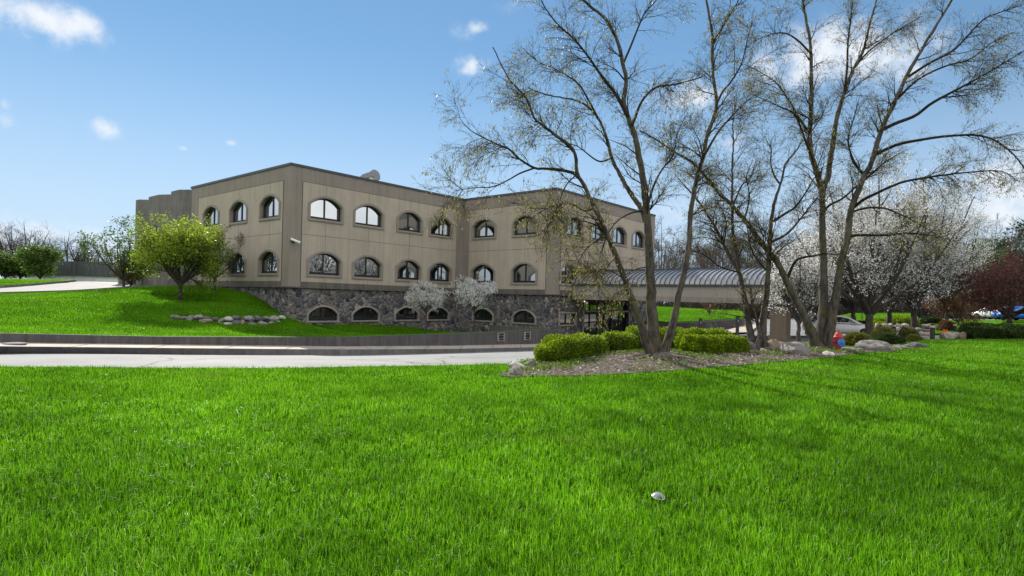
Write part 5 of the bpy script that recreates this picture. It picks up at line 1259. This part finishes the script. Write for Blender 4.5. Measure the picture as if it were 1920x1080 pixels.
for px, Y, lab, ht in ((1313.5, 40, 'shorter dark post at the end of the drive behind the hedges', 1.15), (1383, 37.5, 'taller dark post beside the sunlit footway', 1.5)):
    g = at(px, Y); ztop = P(px, 598.5 if px < 1350 else 595, Y)[2]; T = empty('marker_post', g, lab, 'post', 'dark posts beside the drive')
    h = ztop - g[2]; mb = MB(); mb.box((0, 0, h / 2 - .1), (.17, .17, h + .2)); mb.build('post', M['wood_post'], T, world=False, bevel=.01)
    mb = MB(); mb.box((0, 0, h + .03), (.21, .21, .06)); mb.build('cap', M['black_paint'], T, world=False, bevel=.01)
    mb = MB(); mb.box((0, -.09, h - .22), (.10, .012, .16)); mb.build('reflector', M['grey_metal'], T, world=False)
for px, Y, lab in ((1770.5, 39, 'orange traffic cone set slightly behind the other'), (1775.5, 38.3, 'orange traffic cone nearer the farther bollard')):
    g = at(px, Y); T = empty('traffic_cone', (g[0], g[1], g[2] + .05), lab, 'cone', 'pair of orange cones')
    mb = MB(); mb.box((0, 0, .02), (.36, .36, .04)); mb.build('base', M['orange'], T, world=False, bevel=.01)
    mb = MB(); mb.lathe([(.14, .04), (.035, .46), (.02, .47)], 18); mb.build('cone', M['orange'], T, world=False)
# thin young tree stake beside the blossom trunks
g = at(1616, 46); T = empty('stake', g, 'thin dark stake in the grass behind the parked white saloon', 'stake'); mb = MB(); mb.lathe([(.035, -.1), (.03, 2.6), (.01, 2.62)], 8); mb.build('pole', M['wood_post'], T, world=False)
# manhole ring in the pavement
c = PZ(27, 644, -1.685); T = empty('drain_cover', c, 'round iron drain cover set in the pavement', 'cover')
mb = MB(); mb.lathe([(.30, -.02), (.30, .012), (.26, .016)], 24); mb.build('rim', M['kerb'], T, world=False)
mb = MB(); mb.lathe([(.25, -.02), (.25, .018)], 24)
for i in range(-3, 4): mb.box((0, i * .065, .021), (2 * math.sqrt(.06 - (i * .065) ** 2) * .9, .03, .008))
mb.build('grate', M['grey_metal'], T, world=False)
# litter in the grass
g = ground_px(1234, 941); T = empty('plastic_lid', (g[0], g[1], g[2] + .03), 'clear white domed plastic cup lid lying in the grass', 'litter')
m, nt, out = newmat('clear_plastic'); b = bsdf(nt, out, (0.42, 0.45, 0.47), .2, .5); b.inputs['Transmission Weight'].default_value = .5; M['clear'] = m
mb = MB(); mb.lathe([(.052, .0), (.056, .012), (.048, .016), (.044, .045), (.030, .068), (.012, .072)], 24); mb.build('dome', M['clear'], T, world=False, smooth=True)
mb = MB(); mb.lathe([(.050, -.004), (.060, 0), (.058, .012)], 24); mb.build('rim', M['white_paint'], T, world=False); T.scale = (.95, .95, .42); T.rotation_euler = (.15, .1, 0)
def dead_leaf(px, py, s, label, up=.075):
    g = ground_px(px, py); mb = MB(); n = 9; vs = []
    for i in range(n):
        u = i / (n - 1); w_ = math.sin(math.pi * min(1, u * 1.05 + .02)) ** .7 * .42 + .01
        for j in (-1, 0, 1): vs.append((s * (u - .5), s * w_ * j, s * (.25 * (u - .5) ** 2 + .22 * abs(j) * w_) + .04 * s * math.sin(u * 9 + j)))
    mb.add(vs, [(i * 3 + j, i * 3 + j + 1, i * 3 + j + 4, i * 3 + j + 3) for i in range(n - 1) for j in (0, 1)])
    o = mb.build('dead_leaf', M['dry_leaf'], None, world=False); o.location = (g[0], g[1], g[2] + up); o.rotation_euler = (.5, .3, 2.6); return tag(o, label, 'leaf')
M['dry_leaf'] = mat_rough('dry_brown_leaf', (0.16, 0.075, 0.04), (0.34, 0.19, 0.11), 30)
dead_leaf(1467, 958, .06, 'curled dry brown leaf caught in the grass')

# ------------------------------------------------------------------ grass
def blades(name, x, y, z, h, wd, seed, label, two=True, lean=.5, mat='grass'):
    rng = np.random.default_rng(seed); n = len(x); a = rng.uniform(0, 2 * math.pi, n); dx, dy = np.cos(a), np.sin(a)
    la = rng.uniform(0, 2 * math.pi, n); lm = np.abs(rng.normal(0, lean, n)) * h; lx, ly = np.cos(la) * lm, np.sin(la) * lm
    b = np.stack([x, y, z], 1); wv = np.stack([dx * wd / 2, dy * wd / 2, np.zeros(n)], 1)
    tip = b + np.stack([lx, ly, h * np.sqrt(np.maximum(.15, 1 - (lm / h) ** 2 * .7))], 1); t = rng.uniform(0, 1, n)
    dryb = rng.uniform(0, 1, n) < .012
    if two:
        mid = b + np.stack([lx * .33, ly * .33, h * .58], 1); V = np.stack([b - wv, b + wv, mid + wv * .8, mid - wv * .8, tip], 1).reshape(-1, 3); i5 = np.arange(n)[:, None] * 5
        me = np_mesh(name, V, quads=i5 + np.array([[0, 1, 2, 3]]), tris=i5 + np.array([[3, 2, 4]]), tint=np.repeat(t, 5))
    else:
        V = np.stack([b - wv, b + wv, tip], 1).reshape(-1, 3); me = np_mesh(name, V, tris=np.arange(3 * n).reshape(n, 3), tint=np.repeat(t, 3))
    o = link_mesh(name, me, M[mat]); return tag(o, label, 'grass', kind='stuff')
rng = np.random.default_rng(5)
def sample_front(n, y0, y1, pw):
    u = rng.uniform(0, 1, n); e = 2 - pw; Y = (y0 ** e + u * (y1 ** e - y0 ** e)) ** (1 / e); X = rng.uniform(-1.08, 1.08, n) * (Y + .8); return X, Y
X, Y = sample_front(780000, 1.9, 33, 1.62)
ok = inpoly(X, Y, lawn_poly) & ~inpoly(X, Y, mulch_poly) & ~inpoly(X, Y, soil)
X, Y = X[ok], Y[ok]
# two blades in three stand in tufts
nt_ = len(X) // 9; tc_ = rng.integers(len(X), size=len(X)); tc_ = tc_ % nt_; cl = rng.uniform(0, 1, len(X)) < .62
near_c = np.argsort(Y, kind='stable'); X, Y = X[near_c], Y[near_c]
ci = (np.arange(len(X)) // 9) * 9 + 4; ci = np.minimum(ci, len(X) - 1)
sig = .018 * (Y / 3) ** .6; ang_ = rng.uniform(0, 2 * math.pi, len(X)); rad_ = np.abs(rng.normal(0, 1, len(X))) * sig
cx_ = X + 0; X = np.where(cl & (np.abs(X[ci] - X) < 1e9), X[ci] * 1.0 + np.cos(ang_) * rad_, X); Y = np.where(cl, Y[ci] + np.sin(ang_) * rad_, Y)
ok = inpoly(X, Y, lawn_poly) & ~inpoly(X, Y, mulch_poly); X, Y = X[ok], Y[ok]
dens = .5 + .5 * np.sin(X * 1.7 + 1.3 * np.sin(Y * 1.1)) * np.sin(Y * 2.3 + np.sin(X * 2.1)); dens2 = .5 + .5 * np.sin(X * 5.3 + 2 * np.sin(Y * 3.1)) * np.sin(Y * 6.1 + X)
hh = (.062 + .03 * dens + .022 * dens2) * rng.uniform(.6, 1.25, len(X)); hh *= np.where(Y > 11, .8, 1.0)
wd = .0036 * (Y / 3) ** .8
near = Y < 9
blades('grass', X[near], Y[near], Hf(X[near], Y[near]) - .004, hh[near], wd[near], 1, 'long lush bright green grass of the near lawn')
blades('grass', X[~near], Y[~near], Hf(X[~near], Y[~near]) - .004, hh[~near], wd[~near], 2, 'green grass of the lawn along the drive and the mulch bed', two=False)
# slope above the retaining wall, islands and banks
n = 300000; U = rng.uniform(0, NK - 1.001, n); i = U.astype(int); f = (U - i)[:, None]; W3 = np.array([tuple(p) for p in WT]); p = W3[i] * (1 - f) + W3[i + 1] * f
t = 26 * rng.uniform(0, 1, n) ** 1.25 + .2; X = p[:, 0] + n_b.x * t; Y = p[:, 1] + n_b.y * t
d_ = np.stack([X - C_.x, Y - C_.y], 1); bad = (d_ @ np.array([E1.x, E1.y]) > 0) | inpoly(X, Y, [(q_[0], q_[1]) for q_ in drv]) | (X < -1.05 * Y - 2)
dA = np.stack([X - A_.x, Y - A_.y], 1); inb = (dA @ np.array([E1.x, E1.y]) > -.1) & (dA @ np.array([E2.x, E2.y]) > -.1); ok = ~bad & ~inb
X, Y = X[ok], Y[ok]
blades('grass', X, Y, Bf(X, Y), rng.uniform(.05, .11, len(X)), np.full(len(X), .014), 3, 'mown grass of the slope above the retaining wall', two=False)

for poly, f, zo, sd, lab in (([(p_[0], p_[1]) for p_ in bank], bank_f, .06, 4, 'mown grass of the bank seen under the canopy'), ([(p_[0], p_[1]) for p_ in bank2], lambda x, y: Hf(x, y) + .5, .1, 5, 'mown grass of the verge beyond the parked saloon'), ([(p_[0], p_[1]) for p_ in isl], Bf, .2, 6, 'mown grass of the island beside the drive'), (gp, Hf, .08, 7, 'grass patch beside the clipped mounds')):
    q_ = np.array(poly); X = rng.uniform(q_[:, 0].min(), q_[:, 0].max(), 120000); Y = rng.uniform(q_[:, 1].min(), q_[:, 1].max(), 120000); ok = inpoly(X, Y, poly); X, Y = X[ok][:50000], Y[ok][:50000]
    blades('grass', X, Y, f(X, Y) + zo, rng.uniform(.05, .11, len(X)), np.full(len(X), .02), sd, lab, two=False)
# ------------------------------------------------------------------ sun, sky, camera
SUN_AZ, SUN_EL = math.radians(-26), math.radians(31)
d = Vector((math.sin(SUN_AZ) * math.cos(SUN_EL), math.cos(SUN_AZ) * math.cos(SUN_EL), math.sin(SUN_EL)))
sl = bpy.data.lights.new('sun', 'SUN'); sl.energy = 4.9; sl.angle = math.radians(0.5); sl.color = (1.0, 0.95, 0.86)
so = bpy.data.objects.new('sun', sl); COL.objects.link(so); so.rotation_euler = d.to_track_quat('Z', 'Y').to_euler()
w = bpy.data.worlds.new('World'); C.world = w; w.use_nodes = True; nt = w.node_tree; nt.nodes.clear()
out = nt.nodes.new('ShaderNodeOutputWorld'); bg = nt.nodes.new('ShaderNodeBackground')
sky = N(nt, 'ShaderNodeTexSky', sky_type='NISHITA', sun_disc=False, sun_elevation=SUN_EL, sun_rotation=SUN_AZ % (2 * math.pi), altitude=200, air_density=1.0, dust_density=0.0, ozone_density=4.0)
tc = N(nt, 'ShaderNodeTexCoord')
skyc = mixc(nt, 1.0, sky.outputs[0], (0.80, 0.96, 1.12), 'MULTIPLY')
gm = N(nt, 'ShaderNodeGamma'); gm.inputs[1].default_value = 0.65; nt.links.new(skyc, gm.inputs[0]); skyc = mixc(nt, 1.0, gm.outputs[0], (1.07, 1.28, 1.33), 'MULTIPLY')
sz = N(nt, 'ShaderNodeSeparateXYZ'); nt.links.new(tc.outputs['Generated'], sz.inputs[0])
hzr = N(nt, 'ShaderNodeMapRange', interpolation_type='SMOOTHSTEP'); nt.links.new(sz.outputs[2], hzr.inputs[0]); hzr.inputs[1].default_value = .40; hzr.inputs[2].default_value = -.06; hzr.inputs[4].default_value = .95
skyc = mixc(nt, hzr.outputs[0], skyc, (4.1, 4.95, 6.0))

# fair-weather clouds: soft patches round given sky directions, broken up by noise
CLOUDS = [(60, 28, 95, 26, .95), (120, 40, 60, 20, .8), (20, 40, 16, 12, .6), (190, 236, 26, 17, .75), (10, 232, 16, 16, .55), (5, 198, 12, 10, .4), (883, 121, 32, 15, .75), (893, 52, 16, 11, .7), (868, 58, 26, 14, .3),
          (1560, 100, 120, 42, .95), (1640, 110, 100, 36, .85), (1500, 85, 50, 24, .6), (1290, 180, 60, 26, .7), (1350, 268, 40, 18, .5), (1880, 370, 110, 60, .85), (1905, 330, 60, 30, .5), (160, 432, 34, 12, .5), (30, 440, 110, 26, .8), (300, 470, 160, 30, .5), (435, 268, 10, 5, .4), (345, 278, 9, 5, .4), (1230, 400, 200, 40, .3), (975, 8, 36, 14, .35)]
n1_ = noise(nt, tc.outputs['Generated'], 26, 8, 0.6)
acc = None
for px, py, wx, wy, s in CLOUDS:
    r = Vector(ray(px, py)).normalized(); rt = Vector((r.y, -r.x, 0)).normalized(); upv = rt.cross(r).normalized()
    k = F / math.sqrt(1 + ((px - PX) / F) ** 2 + ((py - PY) / F) ** 2)
    def dot(v, sc):
        q = N(nt, 'ShaderNodeVectorMath', operation='DOT_PRODUCT'); nt.links.new(tc.outputs['Generated'], q.inputs[0]); q.inputs[1].default_value = v * sc; return q.outputs['Value']
    cosx = F / math.hypot(F, px - PX)
    a = dot(rt, F / (wx * cosx) / 1.0); b = dot(upv, F / (wy * 1.0)); f_ = dot(r, 1.0)
    a2 = N(nt, 'ShaderNodeMath', operation='MULTIPLY'); nt.links.new(a, a2.inputs[0]); nt.links.new(a, a2.inputs[1])
    b2 = N(nt, 'ShaderNodeMath', operation='MULTIPLY_ADD'); nt.links.new(b, b2.inputs[0]); nt.links.new(b, b2.inputs[1]); nt.links.new(a2.outputs[0], b2.inputs[2])
    e = N(nt, 'ShaderNodeMath', operation='MULTIPLY'); nt.links.new(b2.outputs[0], e.inputs[0]); e.inputs[1].default_value = -0.9
    ex = N(nt, 'ShaderNodeMath', operation='EXPONENT'); nt.links.new(e.outputs[0], ex.inputs[0])
    fr_ = N(nt, 'ShaderNodeMath', operation='GREATER_THAN'); nt.links.new(f_, fr_.inputs[0]); fr_.inputs[1].default_value = 0.0
    mu = N(nt, 'ShaderNodeMath', operation='MULTIPLY'); nt.links.new(ex.outputs[0], mu.inputs[0]); nt.links.new(fr_.outputs[0], mu.inputs[1])
    ms = N(nt, 'ShaderNodeMath', operation='MULTIPLY'); nt.links.new(mu.outputs[0], ms.inputs[0]); ms.inputs[1].default_value = s
    if acc is None: acc = ms.outputs[0]
    else:
        ad = N(nt, 'ShaderNodeMath', operation='MAXIMUM'); nt.links.new(acc, ad.inputs[0]); nt.links.new(ms.outputs[0], ad.inputs[1]); acc = ad.outputs[0]
nr = ramp(nt, n1_.outputs[0], [(0.30, (-.0, 0, 0)), (0.72, (1, 1, 1))])
th = N(nt, 'ShaderNodeMath', operation='MULTIPLY_ADD'); nt.links.new(nr.outputs[0], th.inputs[0]); th.inputs[1].default_value = 1.0; nt.links.new(acc, th.inputs[2])
cm = N(nt, 'ShaderNodeMapRange', interpolation_type='SMOOTHSTEP'); nt.links.new(th.outputs[0], cm.inputs[0]); cm.inputs[1].default_value = .5; cm.inputs[2].default_value = 1.7
cs = N(nt, 'ShaderNodeMath', operation='MULTIPLY'); nt.links.new(cm.outputs[0], cs.inputs[0])
sm_ = N(nt, 'ShaderNodeMapRange', interpolation_type='SMOOTHSTEP'); nt.links.new(acc, sm_.inputs[0]); sm_.inputs[1].default_value = .02; sm_.inputs[2].default_value = .4; nt.links.new(sm_.outputs[0], cs.inputs[1])
mx = N(nt, 'ShaderNodeMix', data_type='RGBA'); nt.links.new(cs.outputs[0], mx.inputs[0]); nt.links.new(skyc, mx.inputs[6]); mx.inputs[7].default_value = (5.6, 5.9, 6.3, 1)
# broken bright cloud deck added behind the viewpoint, out of view, to fill shaded faces
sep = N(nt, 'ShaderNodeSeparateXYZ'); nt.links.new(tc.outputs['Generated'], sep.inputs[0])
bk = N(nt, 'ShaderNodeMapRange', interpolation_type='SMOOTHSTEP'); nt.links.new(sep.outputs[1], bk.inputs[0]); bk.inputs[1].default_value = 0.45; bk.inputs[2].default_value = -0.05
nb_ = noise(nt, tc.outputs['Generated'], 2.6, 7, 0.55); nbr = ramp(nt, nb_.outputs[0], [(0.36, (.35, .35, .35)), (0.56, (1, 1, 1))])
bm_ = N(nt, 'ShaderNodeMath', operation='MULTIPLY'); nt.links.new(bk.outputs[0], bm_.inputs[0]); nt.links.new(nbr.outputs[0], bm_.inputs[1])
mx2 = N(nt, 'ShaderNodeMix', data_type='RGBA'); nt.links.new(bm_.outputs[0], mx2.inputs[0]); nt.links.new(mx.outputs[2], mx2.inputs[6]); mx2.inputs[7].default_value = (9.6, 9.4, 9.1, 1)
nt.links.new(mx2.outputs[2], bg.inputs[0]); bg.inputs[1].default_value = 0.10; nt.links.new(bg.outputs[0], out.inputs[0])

cam = bpy.data.cameras.new('camera'); cam.sensor_width = 36; cam.lens = F / 1920 * 36; cam.shift_y = (PY - 540) / 1920; cam.clip_start = 0.05; cam.clip_end = 6000
co = bpy.data.objects.new('camera', cam); COL.objects.link(co)
co.matrix_world = Matrix(((cr, -sr, 0, 0), (0, 0, -1, 0), (sr, cr, 0, EYE), (0, 0, 0, 1)))
C.camera = co
C.view_settings.view_transform = 'Standard'; C.view_settings.look = 'None'; C.view_settings.gamma = 1; C.view_settings.exposure = 0.68
C.cycles.max_bounces = 6; C.cycles.transparent_max_bounces = 4; C.cycles.use_denoising = True
C.render.film_transparent = False
